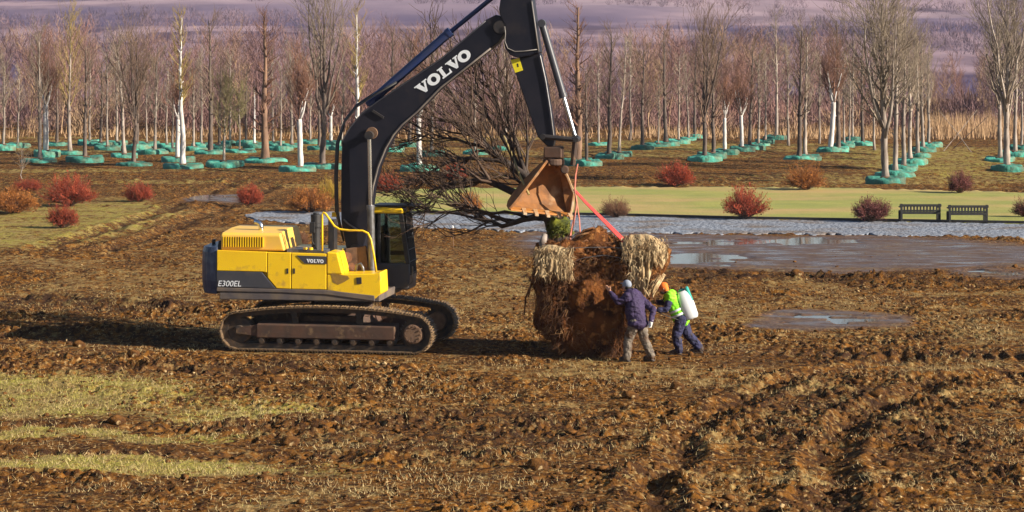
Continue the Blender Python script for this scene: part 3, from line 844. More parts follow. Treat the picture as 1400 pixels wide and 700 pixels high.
for side in (-1, 1):
    nc = side * 1.295
    tr_part = None
    fr = MB()
    fr.prism([UC.W(u, nc - .24, z) for u, z in ((-1.62, .30), (1.62, .30), (1.62, .62), (-1.62, .62))],
             [UC.W(u, nc + .24, z) for u, z in ((-1.62, .34), (1.62, .34), (1.62, .66), (-1.62, .66))])
    track = fr.build('track', M['tframe'], ex, bevel=.03)
    # links behind the shoes
    lk = MB()
    ring = np.linspace(0, TS[-1], 121)[:-1]
    pu, pz = np.interp(ring, TS, TP[:, 0]), np.interp(ring, TS, TP[:, 1])
    cu, cz = 0.0, .48
    for s0 in (-.12, .12):
        a = [UC.W(u, nc + s0 - .035, z) for u, z in zip(pu, pz)]; bq = [UC.W(u, nc + s0 + .035, z) for u, z in zip(pu, pz)]
        iu = [u - np.clip(u / 2.4, -1, 1) * .02 - (u - np.clip(u, -2.04, 2.04)) / .40 * .11 for u in pu]
        iz = [z + (.11 if z < .3 and abs(u) < 2.05 else -.11 if z > .7 and abs(u) < 2.05 else (.46 - z) / .40 * .11) for u, z in zip(pu, pz)]
        c_ = [UC.W(u, nc + s0 - .035, z) for u, z in zip(iu, iz)]; d_ = [UC.W(u, nc + s0 + .035, z) for u, z in zip(iu, iz)]
        k = len(pu)
        f = []
        for i in range(k):
            j = (i + 1) % k
            f += [(i, j, 2 * k + j, 2 * k + i), (k + i, k + j, 3 * k + j, 3 * k + i), (2 * k + i, 2 * k + j, 3 * k + j, 3 * k + i), (i, j, k + j, k + i)]
        lk.add(a + bq + c_ + d_, f)
    lk.build('track_chain', M['roller'], track)
    for u in np.linspace(-1.5, 1.5, 8):
        w = MB(); w.cyl(UC.W(u, nc - .20, .25), UC.W(u, nc + .20, .25), .085, 14); w.cyl(UC.W(u, nc - .24, .25), UC.W(u, nc - .20, .25), .05, 12)
        w.build('track_roller', M['roller'], track)
    for u in (-.75, .75):
        w = MB(); w.cyl(UC.W(u, nc - .16, .84), UC.W(u, nc + .16, .84), .07, 14); w.box(UC.W(u, nc, .72), .14, .12, .16, UC.ax)
        w.build('carrier_roller', M['roller'], track)
    w = MB(); w.cyl(UC.W(-2.04, nc - .13, .46), UC.W(-2.04, nc + .13, .46), .30, 22); w.cyl(UC.W(-2.04, nc - .2, .46), UC.W(-2.04, nc + .2, .46), .12, 16)
    w.build('idler_wheel', M['roller'], track, bevel=.02)
    w = MB(); w.prism([UC.W(u, nc - .21, z) for u, z in ((-2.1, .40), (-1.6, .34), (-1.6, .60), (-2.1, .52))], [UC.W(u, nc - .15, z) for u, z in ((-2.1, .40), (-1.6, .34), (-1.6, .60), (-2.1, .52))])
    w.build('idler_yoke', M['tframe'], track)
    w = MB(); w.cyl(UC.W(2.04, nc - .10, .46), UC.W(2.04, nc + .10, .46), .31, 24)
    for a in np.arange(0, 360, 360 / 21):
        w.box(UC.W(2.04 + .32 * math.cos(R(a)), nc, .46 + .32 * math.sin(R(a))), .06, .08, .05,
              (UC.u * math.cos(R(a)) + UC.z * math.sin(R(a)), UC.n, -UC.u * math.sin(R(a)) + UC.z * math.cos(R(a))))
    sp_ = w.build('drive_sprocket', M['roller'], track)
    w = MB(); w.cyl(UC.W(2.04, nc - .27, .46), UC.W(2.04, nc + .1, .46), .225, 24)
    w.build('final_drive_hub', M['hub'], track, bevel=.03)
    w = MB()
    for a in np.arange(0, 360, 30):
        p = UC.W(2.04 + .17 * math.cos(R(a)), nc - .27, .46 + .17 * math.sin(R(a)))
        w.cyl(p, p - UC.n * .02, .014, 6)
    w.build('hub_bolts', M['hub'], track)['kind'] = 'stuff'
    for k_ in range(NSH):
        s0 = (k_ + .5) / NSH * TS[-1]
        u, z = np.interp(s0, TS, TP[:, 0]), np.interp(s0, TS, TP[:, 1])
        u2, z2 = np.interp((s0 + .02) % TS[-1], TS, TP[:, 0]), np.interp((s0 + .02) % TS[-1], TS, TP[:, 1])
        t = np.array((u2 - u, z2 - z)); t /= np.linalg.norm(t)
        xax = UC.u * t[0] + UC.z * t[1]; zax = UC.u * t[1] - UC.z * t[0]
        yax = np.cross(zax, xax)
        if shoe_mesh is None:
            o = sh.build('track_shoe', M['track'], track, loc=(0, 0, 0))
            # the shoe mesh is modelled about its own centre
            o.data.transform(Matrix.Translation(Vector(LOC[track])))
            shoe_mesh = o.data
        else:
            o = bpy.data.objects.new('track_shoe', shoe_mesh); col.objects.link(o); o.parent = track
        p = UC.W(u, nc, z) - EC
        o.matrix_basis = Matrix(((xax[0], yax[0], zax[0], p[0]), (xax[1], yax[1], zax[1], p[1]), (xax[2], yax[2], zax[2], p[2]), (0, 0, 0, 1)))
w = MB()
w.prism([UC.W(u, -1.06, z) for u, z in ((-.75, .42), (.75, .42), (.6, .78), (-.6, .78))], [UC.W(u, 1.06, z) for u, z in ((-.75, .42), (.75, .42), (.6, .78), (-.6, .78))])
w.cyl(UC.W(0, 0, .7), UC.W(0, 0, 1.02), .72, 32)
w.build('car_body', M['tframe'], ex, bevel=.02)
w = MB(); w.cyl(UC.W(0, 0, 1.02), UC.W(0, 0, 1.17), .64, 32); w.build('slew_ring', M['blackm'], ex)

# --- upper structure (right side traced on n = -1.42)
NS = -1.42
w = MB(); UP.lslab([(-2.55, 1.16), (1.18, 1.16), (1.18, 1.34), (-2.55, 1.34)], NS + .012, 1.36, w); w.build('slew_frame', M['skirt'], ex, bevel=.02)
w = UP.slab([(296, 398.5), (377, 400), (446, 403), (512, 412), (512, 404), (446, 396.5), (377, 395), (296, 393)], NS - .01, NS + .2)
w.build('lower_skirt', M['skirt'], ex, bevel=.015)
# counterweight: curved in plan
cw_u0 = UP.UZ(296, 370, NS)[0]
plan = [(cw_u0, -1.40)]
for a in np.linspace(0, 90, 8): plan.append((cw_u0 - .06 - .42 * math.sin(R(a)), -1.40 + .62 * (1 - math.cos(R(a)))))
plan += [(cw_u0 - .52, -.4), (cw_u0 - .54, 0), (cw_u0 - .52, .4)]
for a in np.linspace(90, 0, 8): plan.append((cw_u0 - .06 - .42 * math.sin(R(a)), 1.40 - .62 * (1 - math.cos(R(a)))))
plan += [(cw_u0, 1.40)]
zb, zt = UP.UZ(290, 402, NS)[1], UP.UZ(290, 338, NS)[1]
w = MB()
rings = []
for z, k in ((zb, .90), (zb + .10, .97), (zb + .3, 1.0), (zt - .35, 1.0), (zt - .12, .985), (zt - .02, .93), (zt, .86)):
    rings.append([UP.W(cw_u0 - (cw_u0 - u) * k, n * (k if abs(k - 1) < .05 else .97), z) for u, n in plan])
m_ = len(plan)
w.add(np.vstack(rings), [(i * m_ + j, i * m_ + (j + 1) % m_, (i + 1) * m_ + (j + 1) % m_, (i + 1) * m_ + j) for i in range(len(rings) - 1) for j in range(m_)]
      + [tuple(range(m_)), tuple(range((len(rings) - 1) * m_, len(rings) * m_))])
cw = w.build('counterweight', M['navy'], ex, bevel=.012)
for n in (-.55, .55):
    w = MB(); w.tube([UP.W(cw_u0 - .3, n - .08, zt - .02), UP.W(cw_u0 - .3, n - .08, zt + .10), UP.W(cw_u0 - .3, n + .08, zt + .10), UP.W(cw_u0 - .3, n + .08, zt - .02)], .022, 8)
    w.build('lifting_eye', M['blackm'], cw)
w = UP.slab([(293, 343), (295, 331), (301, 328), (301, 343)], -1.2, 1.2, -1.42); w.build('hood_seal', M['black'], ex, bevel=.02)
# side panels
yl = 'yellow'
def panel(name, pts, m, off=0.0, thick=.09, par=ex, bev=.012):
    return UP.slab(pts, NS - off, NS + thick).build(name, M[m], par, bevel=bev)
panel('rear_side_panel', [(296.5, 342), (365, 344.5), (365, 372.5), (358, 371.5), (296.5, 370)], yl)
gpn = panel('counterweight_side_panel', [(296, 370.6), (357.6, 372), (377, 394.5), (296, 392.5)], 'grey', .004)
d1 = panel('engine_door', [(365.8, 344.6), (397.6, 345.6), (397.6, 395), (378.4, 394.3), (365.8, 379.5)], yl)
d2 = panel('pump_door', [(398.4, 345.6), (446, 347), (446, 396), (398.4, 395)], yl)
for d, x in ((d1, 393), (d2, 402)):
    UP.slab([(x - 1.3, 367), (x + 1.3, 367), (x + 1.3, 374), (x - 1.3, 374)], NS - .012, NS - .001).build('door_handle', M['blackm'], d, bevel=.003)
# body core behind the panels (deck)
w = UP.slab([(297, 344), (446, 348), (446, 396), (297, 393)], NS + .10, 1.30, NS + .05); w.build('engine_bay', M['yellow'], ex, bevel=.02)
# front tank and tool box
w = UP.slab([(446.8, 344.5), (461, 345.8), (463.5, 356), (468.5, 375), (446.8, 375)], NS, -.62, NS); w.build('fuel_tank', M[yl], ex, bevel=.025)
w = UP.slab([(446.8, 375.4), (512, 374), (520, 372), (521.5, 401), (513, 409), (446.8, 397)], NS, -.60, NS)
tb = w.build('tool_box', M[yl], ex, bevel=.025)
UP.slab([(487, 379.5), (494, 379), (494.5, 388), (487.5, 388.5)], NS - .015, NS - .001).build('box_latch', M['blackm'], tb, bevel=.004)
UP.slab([(452, 373.6), (475, 377), (478, 381), (470, 386), (462, 389.5), (455, 386)], NS - .0035, NS - .0005).build('dark_patch', mat('dark_yellow_patch', (.36, .20, .03), .7, c2=(.22, .13, .03), scale=9), tb)  # irregular darker yellow patch on the box side
# engine hood with louvres
hu0, hz0 = UP.UZ(302, 342, -1.30); hu1, _ = UP.UZ(389, 342, -1.30)
hz1 = UP.UZ(304, 320, -1.30)[1]; hum = UP.UZ(362, 330, -1.30)[0]
prof = [(-1.30, hz0), (-1.30, hz1 - .02), (-1.22, hz1 + .03), (-.4, hz1 + .09), (.5, hz1 + .09), (.58, hz1), (.58, hz0)]
w = MB()
w.prism([UP.W(hu0, n, z) for n, z in prof], [UP.W(hu1 - (.10 if z > hz0 + .1 else 0), n, z) for n, z in prof])
hood = w.build('engine_hood', mat('sun_bleached_yellow_paint', (.82, .50, .06), .4, c2=(.78, .46, .10), scale=3), ex, bevel=.03)
w = MB(); w.prism(*[[UP.W(u, n, z) for u, z in ((hu0 + .07, hz0 + .08), (hum - .04, hz0 + .08), (hum - .04, hz1 - .06), (hu0 + .07, hz1 - .06))] for n in (-1.306, -1.301)])
w.build('louvre_gap_shade', mat('louvre_shade_brown', (.10, .035, .012), .8), hood)  # dark sheet paints the shade between the slats
lv = np.linspace(hu0 + .07, hum - .04, 17)
for u in lv:
    w = MB(); w.box(UP.W(u, -1.318, (hz0 + hz1) / 2 + .01), .026, .03, hz1 - hz0 - .14, UP.ax)
    w.build('louvre_slat', M[yl], hood)
w = MB(); p0 = UP.PW(357, 317, -.75)
c_ = [p0 + UP.z * -.05, p0 + UP.z * .12, p0 + UP.z * .19 - UP.u * .03, p0 + UP.z * .225 - UP.u * .09, p0 + UP.z * .235 - UP.u * .16]
w.tube(c_, [.058] * 5, 14); w.build('exhaust_pipe', M['chrome'], hood, smooth=True)
# deck fittings
w = UP.slab([(392, 340), (444, 342.5), (444, 347), (392, 345)], -1.25, -.5, -1.25); w.build('deck_plate', M['steel'], ex, bevel=.01)
for x in (417.5, 425):
    w = MB(); p = UP.PW(x, 345, -1.2); w.cyl(p - UP.z * .03, p + UP.z * .11, .05, 14); w.build('filler_cap', M[yl], ex, bevel=.01)
w = MB(); p = UP.PW(432, 342, -.9)
w.cyl(p - UP.z * .1, p + UP.z * .52, .10, 18); w.cyl(p + UP.z * .52, p + UP.z * .60, .13, 18); w.cyl(p + UP.z * .60, p + UP.z * .82, .12, 18); w.cyl(p + UP.z * .82, p + UP.z * .86, .07, 18)
w.build('air_cleaner', M['black'], ex, bevel=.01)
w = MB(); w.box(UP.PW(427, 311, -1.15), .12, .05, .24, UP.ax); w.tube([UP.PW(427, 317, -1.15), UP.PW(427, 330, -1.15), UP.PW(434, 343, -1.15)], .014, 6)
w.build('side_mirror', M['black'], ex, bevel=.01)
w = MB(); w.box(UP.PW(455, 322, -.55), .16, .3, .75, UP.ax); w.build('hydraulic_valve_block', M['blackm'], ex, bevel=.02)
# yellow hand rail
hr = [(440.5, 343), (440.5, 318), (440.5, 293), (442, 290.5), (445, 292), (457, 309), (464, 313.5), (478, 315), (496, 315.5), (503, 319), (507, 327), (511, 348), (514.5, 372)]
w = MB(); w.tube([UP.PW(x, y, NS + .06) for x, y in hr], .024, 10); w.build('hand_rail', M[yl], ex, smooth=True)
w = MB(); w.box(UP.PW(459, 293, .3), .14, .25, .11, UP.ax); w.build('beacon_bracket', M[yl], ex, bevel=.01)

# --- cab on the far side
CN0, CN1 = .46, 1.40
cu0 = UP.UZ(503, 340, CN0)[0]; cu1 = UP.UZ(549, 290, CN0)[0]; cu2 = UP.UZ(559, 350, CN0)[0]
cz0 = UP.UZ(540, 396, CN0)[1]; cz1 = UP.UZ(540, 292, CN0)[1]; czm = UP.UZ(540, 360, CN0)[1]
w = MB(); UP.lslab([(cu0, cz0), (cu2, cz0), (cu2 + .02, czm - .28), (cu2, czm), (cu0, czm)], CN0, CN1, w)
cab = w.build('cab', M['grey'], ex, bevel=.03)
def bar(p, q, r, par, name, m='black'):
    x = MB()
    d = q - p; L_ = np.linalg.norm(d); d /= L_
    a = np.cross(d, UP.n); a /= np.linalg.norm(a)
    x.box((p + q) / 2, L_, r * 2, r * 2, (d, np.cross(a, d), a))
    return x.build(name, M[m], par, bevel=.012)
for n in (CN0 + .04, CN1 - .04):
    bar(UP.W(cu2 - .03, n, czm - .02), UP.W(cu1 - .02, n, cz1), .05, cab, 'front_pillar')
    bar(UP.W(cu0 + .05, n, czm - .02), UP.W(cu0 + .05, n, cz1), .06, cab, 'rear_pillar')
    um = cu0 + .45 * (cu1 - cu0) - .1
    bar(UP.W(um, n, czm), UP.W(um, n, cz1), .035, cab, 'middle_pillar')
    x = MB(); x.prism(*[[UP.W(u, n + s, z) for u, z in ((cu0 + .1, czm), (cu2 - .07, czm), (cu1 - .06, cz1), (cu0 + .1, cz1))] for s in (-.006, .006)])
    x.build('side_window', M['glass'], cab)
x = MB(); x.prism(*[[UP.W(u + s, n, z) for u, n, z in ((cu2 - .05, CN0 + .08, czm - .25), (cu2 - .05, CN1 - .08, czm - .25), (cu1 - .02, CN1 - .08, cz1), (cu1 - .02, CN0 + .08, cz1))] for s in (.03, .045)])
x.build('windscreen', M['dglass'], cab)
x = MB()
for n in np.linspace(CN0 + .1, CN1 - .1, 9):
    x.cyl(UP.W(cu2 + .02, n, czm - .28), UP.W(cu1 + .08, n, cz1 + .02), .017, 6)
for t in np.linspace(0.02, .98, 6):
    x.cyl(UP.W(cu2 + .02 + (cu1 + .06 - cu2) * t, CN0 + .05, czm - .28 + (cz1 + .3 - czm) * t), UP.W(cu2 + .02 + (cu1 + .06 - cu2) * t, CN1 - .05, czm - .28 + (cz1 + .3 - czm) * t), .017, 6)
x.build('windscreen_guard', M['black'], cab)
x = MB(); x.prism(*[[UP.W(cu0 + .02 + s, n, z) for n, z in ((CN0 + .1, czm), (CN1 - .1, czm), (CN1 - .1, cz1), (CN0 + .1, cz1))] for s in (0, .012)])
x.build('rear_window', M['glass'], cab)
x = MB(); UP.lslab([(cu0 - .02, cz1), (cu1 + .04, cz1), (cu1 + .02, cz1 + .13), (cu0 - .02, cz1 + .15)], CN0 - .03, CN1 + .03, x)
rf = x.build('cab_roof', M[yl], cab, bevel=.035)
x = MB(); UP.lslab([(cu0 + .1, cz1 + .17), (cu2 + .16, cz1 + .16), (cu2 + .16, cz1 + .19), (cu0 + .1, cz1 + .20)], CN0, CN1, x); x.build('roof_guard', M['blackm'], rf, bevel=.008)
x = MB()
for n in (CN0 + .12, CN1 - .12): x.cyl(UP.W(cu1 - .02, n, cz1 + .10), UP.W(cu1 + .09, n, cz1 + .10), .055, 14)
x.build('work_light', M['steel'], rf)
x = MB(); x.box(UP.W(cu0 + .55, .92, cz0 + .55), .5, .5, .14, UP.ax); x.box(UP.W(cu0 + .32, .92, cz0 + .95), .14, .48, .75, UP.ax); x.box(UP.W(cu0 + .32, .92, cz0 + 1.38), .12, .26, .2, UP.ax)
x.box(UP.W(cu0 + .70, .62, cz0 + .85), .42, .12, .10, UP.ax); x.box(UP.W(cu0 + .55, .92, cz0 + .25), .5, .5, .5, UP.ax)
x.build('driver_seat', M['seatm'], cab, bevel=.03)
x = MB(); x.cyl(UP.W(cu0 + .88, .62, cz0 + .88), UP.W(cu0 + .92, .62, cz0 + 1.12), .02, 8); x.ell(UP.W(cu0 + .93, .62, cz0 + 1.15), .04, .04, .06); x.build('joystick', M['black'], cab)
x = MB(); x.tube([UP.W(cu2 - .02, CN0 - .01, cz0 + .1), UP.W(cu2 + .10, CN0 - .06, cz0 + .2), UP.W(cu2 + .10, CN0 - .06, cz0 + .55)], .018, 8); x.build('grab_handle', M['steel'], cab)

# --- boom
B0, B1 = -.27, .25
boomo = [(466.5, 303), (466, 274), (466.5, 228), (467.5, 196), (470.5, 186), (478.5, 173), (495, 153), (515, 138), (539, 122), (603, 79), (648, 41), (664, 27), (678, 20),
         (687, 23), (691, 32), (689, 46), (681, 58), (671, 66), (639, 91), (603, 119), (571, 152), (550, 170), (538, 184), (527, 203), (517, 228), (510, 255), (506.5, 282), (504, 310), (496, 342), (489, 350), (480, 349), (473, 338)]
w = UP.slab(boomo, B0, B1)
boom = w.build('boom', M['boom'], ex, bevel=.02)
# weld flange running along the lower edge
low = [(671, 66.6), (639, 91.6), (603, 119.6), (571, 152.6), (550, 170.6), (538, 184.6), (527, 203.6), (517, 228.6), (510, 255.6), (507, 280)]
w = MB(); w.tube([UP.PW(x, y - .5, B0 - .01) for x, y in low], .024, 6); w.build('lower_flange', mat('dusty_flange', (.20, .17, .14), .6, c2=(.12, .10, .09), scale=3), boom, smooth=True)
upp = [(467, 196), (470.5, 187), (478.5, 174), (495, 154), (515, 139), (539, 123), (603, 80), (648, 42), (664, 28)]
w = MB(); w.tube([UP.PW(x, y + .5, B0 - .01) for x, y in upp], .014, 6); w.build('upper_flange', M['grey'], boom, smooth=True)
# pin bosses
for x, y, r in ((508, 182, .14), (485, 341, .12), (683, 37, .15)):
    w = MB(); w.cyl(UP.PW(x, y, B0 - .05), UP.PW(x, y, B0 - .05) + UP.n * .62, r, 20); w.build('boom_pin', M['hub'] if y > 100 and y < 300 else M['blackm'], boom, bevel=.01)
w = MB(); p = UP.PW(517, 156, B0 - .02); w.box(p, .30, .05, .05, (UP.u * .85 - UP.z * .53, UP.n, UP.u * .53 + UP.z * .85)); w.build('pipe_clamp', M['blackm'], boom)
w = UP.slab([(472, 340), (500, 336), (504, 372), (466, 372)], -.45, -.34);
w.build('boom_bracket', M['hub'], ex, bevel=.02)
w = UP.slab([(472, 340), (500, 336), (504, 372), (466, 372)], .32, .42); w.build('boom_bracket', M['hub'], ex, bevel=.02)
w = MB(); w.cyl(UP.PW(474, 352, -.62), UP.PW(474, 352, -.46), .13, 16); w.cyl(UP.PW(480, 365, -.62), UP.PW(480, 365, -.46), .10, 16); w.build('hydraulic_motor', mat('rusty_pump', (.20, .09, .05), .8, c2=(.10, .05, .03), scale=8), ex)
w = MB(); w.tube([UP.PW(x, y, -.72) for x, y in ((486, 372), (488, 362), (493, 360.5), (496, 366), (497, 374))], .035, 10); w.build('coolant_pipe', M['steel'], ex, smooth=True)
w = MB(); w.tube([UP.PW(x, y, -.66) for x, y in ((466, 355), (474, 365), (484, 374))], .028, 8); w.build('hydraulic_hose', mat('dusty_pink_hose', (.42, .24, .16), .7), ex, smooth=True)

def ram(name, a, b, c, rb, rr_, mb_, mr_='chrome', par=ex):
    """barrel a-b, rod b-c"""
    d = (c - a) / np.linalg.norm(c - a)
    x = MB(); x.cyl(a - d * .05, b, rb, 18); x.cyl(b - d * .10, b + d * .01, rb * 1.12, 18); x.cyl(a - UP.n * .10, a + UP.n * .10, rb * 1.1, 14)
    o = x.build(name, M[mb_], par, bevel=.006)
    x = MB(); x.cyl(b - d * .3, c, rr_, 16); x.build('piston_rod', M[mr_], o, smooth=False)
    x = MB(); x.cyl(c - UP.n * .09, c + UP.n * .09, rr_ * 1.9, 16); x.build('rod_eye', M['blackm'], o)
    return o
for n in (-.44, .42):
    ram('boom_cylinder', UP.PW(509 if n < 0 else 509, 384, n), UP.PW(506.5 if n < 0 else 506.5, 281, n), UP.PW(505 if n < 0 else 505, 185, n), .085, .052, 'steel')
w = MB(); w.box(UP.PW(484, 230, -.31), .22, .05, 1.45, UP.ax)
ram('arm_cylinder', UP.PW(507, 139, 0), UP.PW(616, 43, 0), UP.PW(694, -20, 0), .105, .055, 'blue', 'blue')
for k_, n in enumerate((-.2, -.1, .1, .2)):
    hs = MB()
    hs.tube([UP.PW(x, y, n) for x, y in ((470, 330), (462 - k_, 290), (461 - k_, 240), (463 - k_, 196), (472, 166 - k_), (488, 146 - k_), (512, 130 - k_), (542, 113 - k_))], .022, 7)
    hs.build('boom_hose', M['black'], boom, smooth=True)
hs = MB()
hs.tube([UP.PW(x, y, -.33) for x, y in ((470, 300), (476, 306), (484, 311), (492, 316))], .02, 7)
hs.build('grey_hose', M['steel'], ex, smooth=True)

# --- arm (stick)
A0, A1 = -.33, .31
w = UP.slab([(682, 13), (684, 0), (689, -20), (700, -29), (714, -27), (724, -15), (727, 0), (735.5, 62), (737, 72), (722, 77), (707, 79), (697, 75), (690.5, 66), (688.5, 56), (691, 44), (690.5, 34), (684, 22)], A0, A1)
arm = w.build('arm', M['boom'], ex, bevel=.02)
w = UP.slab([(697.5, 79.5), (708, 79.6), (738, 72.5), (746, 110), (752, 148), (758, 190), (756, 200), (748, 200), (735, 187)], -.21, .19)
w.build('arm_tip', M['boom'], arm, bevel=.02)
w = UP.slab([(698, 82), (710, 79.5), (715, 96), (704.5, 99.5)], -.222, -.212); w.build('warning_sticker', M['sticker'], arm)
w = UP.slab([(706.5, 87), (708.5, 86.6), (709.2, 91.5), (707.2, 92)], -.2245, -.2225); w.build('sticker_mark', M['black'], arm)
w = MB(); w.tube([UP.PW(x, y, -.235) for x, y in ((738.5, 76), (746, 110), (752.5, 150), (757, 186))], .014, 6); w.build('arm_edge_line', M['steel'], arm)  # thin pale tube along the right edge of the arm tip
w = MB(); w.tube([UP.PW(x, y, A0 - .012) for x, y in ((727, 2), (732, 38), (736.5, 70))], .018, 6); w.tube([UP.PW(x, y, A0 - .012) for x, y in ((690, 36), (691, 46), (690, 56), (694, 66), (704, 70.5), (716, 70), (735, 67.5))], .012, 6)
w.build('weld_seam', mat('scuffed_edge', (.22, .20, .18), .5), arm, smooth=True)
ram('bucket_cylinder', UP.PW(741, 32, 0), UP.PW(770.5, 133, 0), UP.PW(787, 190, 0), .085, .05, 'grey')
# linkage
w = MB()
for n in (-.24, .22):
    p, q = UP.PW(742, 187, n), UP.PW(787, 191, n)
    w.tube([p, q], .06, 8)
w.cyl(UP.PW(742, 187, -.3), UP.PW(742, 187, -.3) + UP.n * .58, .065, 14); w.cyl(UP.PW(787, 191, -.3), UP.PW(787, 191, -.3) + UP.n * .58, .065, 14)
w.build('rocker_link', M['blackm'], arm)
w = MB()
for n in (-.12, .12): w.tube([UP.PW(787, 191, n), UP.PW(783, 226, n)], [.07, .06], 8)
w.build('bucket_link', M['tframe'], arm)
w = MB(); w.box(UP.PW(757, 208, 0), .42, .46, .26, UP.ax); w.cyl(UP.PW(757, 217, 0), UP.PW(757, 226, 0), .24, 20); w.cyl(UP.PW(772, 232, -.3), UP.PW(772, 232, .3), .10, 16)
w.build('bucket_coupler', M['tframe'], ex, bevel=.03)

# --- bucket, turned so that its mouth faces the viewer
bc = UP.PW(757, 224, 0)
yw = R(-20)
bo = np.array((math.sin(-yw) * 1.0, -math.cos(yw), 0))               # mouth direction
bw = np.array((math.cos(yw) * 1.0, math.sin(-yw) * 1.0, 0))          # width direction (to the right)
bw = np.array((-bo[1], bo[0], 0))
rl = R(7)
bw2 = bw * math.cos(rl) - np.array((0, 0, 1)) * math.sin(rl); bz = np.array((0, 0, 1)) * math.cos(rl) + bw * math.sin(rl)
def BW(w_, o_, z_):
    return bc + bw2 * w_ + bo * o_ + bz * z_
back = [(.10, .02), (-.12, -.02), (-.22, -.22), (-.28, -.48), (-.26, -.74), (-.15, -.96), (.05, -1.08), (.30, -1.14)]   # (mouth, height)
def wl(z): return -.25 + .78 * z * .93            # left edge widens downward
def wr(z): return .10 + .48 * math.sin(min(1, -z / .78) * math.pi / 2) * 1.0 - max(0, -z - .85) * .6
def shell(t):
    G = []
    for (o_, z_) in back:
        zz = z_
        G.append([BW(a, o_, zz) for a in np.linspace(wl(zz), wr(zz), 7)])
    return np.array(G)
w = MB(); w.grid(shell(0)); bk = w.build('bucket', M['rust'], ex, solid=.03)
for lab, fn, mt in (('side_plate', wl, 'rust'), ('side_plate', wr, 'rust2')):
    fr_ = [(.12, .05), (.20, -.25), (.28, -.62), (.34, -1.0), (.32, -1.13)] if fn is wl else [(.12, .05), (.05, -.25), (.02, -.62), (.14, -.98), (.30, -1.12)]
    pl = [(fn(z_), o_, z_) for o_, z_ in back[:-1]] + [(fn(z_), o_, z_) for o_, z_ in reversed(fr_)]
    s_ = 1 if fn is wr else -1
    w = MB(); w.prism([BW(a + .02 * s_, o_, z_) for a, o_, z_ in pl], [BW(a - .02 * s_, o_, z_) for a, o_, z_ in pl])
    w.build(lab, M['rust'], bk, bevel=.006)
    w = MB(); w.tube([BW(fn(z_) + .01 * s_, o_ + .01, z_) for o_, z_ in fr_], .035, 6); w.build('side_edge', M[mt], bk)  # right edge paler: its sunlit look is put into the colour
zl, zr_ = -1.13, -1.13
w = MB(); w.prism(*[[BW(a, o_, z_ + d) for a, o_, z_ in ((wl(-1.1) - .02, .18, -1.09), (wr(-1.1) + .02, .18, -1.09), (wr(-1.1) + .03, .44, -1.15), (wl(-1.1) - .03, .44, -1.15))] for d in (-.018, .018)])
w.build('cutting_edge', mat('lit_lip_steel', (.50, .20, .04), .5, .2, c2=(.36, .14, .035), scale=8), bk, bevel=.006)  # brighter orange paints the light falling on the lip
for a in np.linspace(wl(-1.1) + .30, wr(-1.1) - .04, 5):
    w = MB()
    w.prism([BW(a + s, .36, -1.10 + d) for s, d in ((-.055, -.055), (.055, -.055), (.055, .03), (-.055, .03))], [BW(a + s * .8, .52, -1.20 + d * .5) for s, d in ((-.055, -.055), (.055, -.055), (.055, .03), (-.055, .03))])
    w.build('bucket_tooth', M['rust2'], bk, bevel=.006)
for a in (-.16, .14):
    w = MB(); w.prism(*[[BW(a + d, o_, z_) for o_, z_ in ((.18, -.05), (.12, .14), (-.04, .20), (-.22, .12), (-.30, -.16), (0, -.06))] for d in (-.025, .025)])
    w.build('bucket_ear', M['rust'], bk, bevel=.006)
w = MB(); p = BW(.50, -.30, -.55); w.tube([p + bz * .05, p - bz * .05 + bw2 * .08, p - bz * .12 + bw2 * .08, p - bz * .16], .022, 8); w.build('lifting_hook', M['steel'], bk)

# --- lettering
e1, e2 = np.array((.795, -.607)), np.array((-.607, -.795))
o0 = np.array((575.0, 131.6))
def LP(a, b, n):
    q = o0 + a * e1 + b * e2
    return UP.PW(q[0], q[1], n)
def letter(pieces, a0, sx, h, par, PF, n0, rings=()):
    w = MB(); k = 0
    for pc in pieces:
        f = [PF(a0 + x * sx, y * h, n0 - .002 * k) for x, y in pc]; g = [PF(a0 + x * sx, y * h, n0 + .004) for x, y in pc]
        w.prism(f, g); k += 1
    for (cx_, cy_, rx, ry, ix, iy) in rings:
        m = 28
        th = np.arange(m) / m * 2 * math.pi
        f = [PF(a0 + (cx_ + rx * math.cos(t)) * sx, (cy_ + ry * math.sin(t)) * h, n0) for t in th] + [PF(a0 + (cx_ + ix * math.cos(t)) * sx, (cy_ + iy * math.sin(t)) * h, n0) for t in th]
        w.add(f, [(i, (i + 1) % m, m + (i + 1) % m, m + i) for i in range(m)])
    return w.build('letter', M['decal'], par)
V_ = [[(0, 1), (.50, 1), (.50, .88), (0, .88)], [(.62, 1), (1, 1), (1, .88), (.62, .88)], [(.08, .92), (.42, .92), (.62, .28), (.58, 0), (.44, 0)], [(.74, .92), (.90, .92), (.60, 0), (.46, 0)]]
L_ = [[(.02, 1), (.56, 1), (.56, .88), (.02, .88)], [(.14, .95), (.44, .95), (.44, .05), (.14, .05)], [(.02, 0), (.98, 0), (.98, .14), (.02, .14)], [(.80, .1), (.98, .1), (.98, .42), (.90, .42)]]
O_ = [(.5, .5, .5, .52, .20, .27)]
for ch, a0, sx in (('V', 0, 20.5), ('O', 18.8, 19), ('L', 38.5, 16.5), ('V', 53, 20.5), ('O', 71, 19)):
    letter({'V': V_, 'L': L_, 'O': []}[ch], a0, sx, 15, boom, LP, B0 - .006, O_ if ch == 'O' else ())
bd = UP.slab([(405.5, 349.2), (446, 350.6), (446, 361), (416.5, 360.4)], NS - .012, NS - .002).build('name_badge', M['grey'], d2)
def BP(a, b, n):
    return UP.PW(419 + a, 359.0 - b + .035 * a, n)
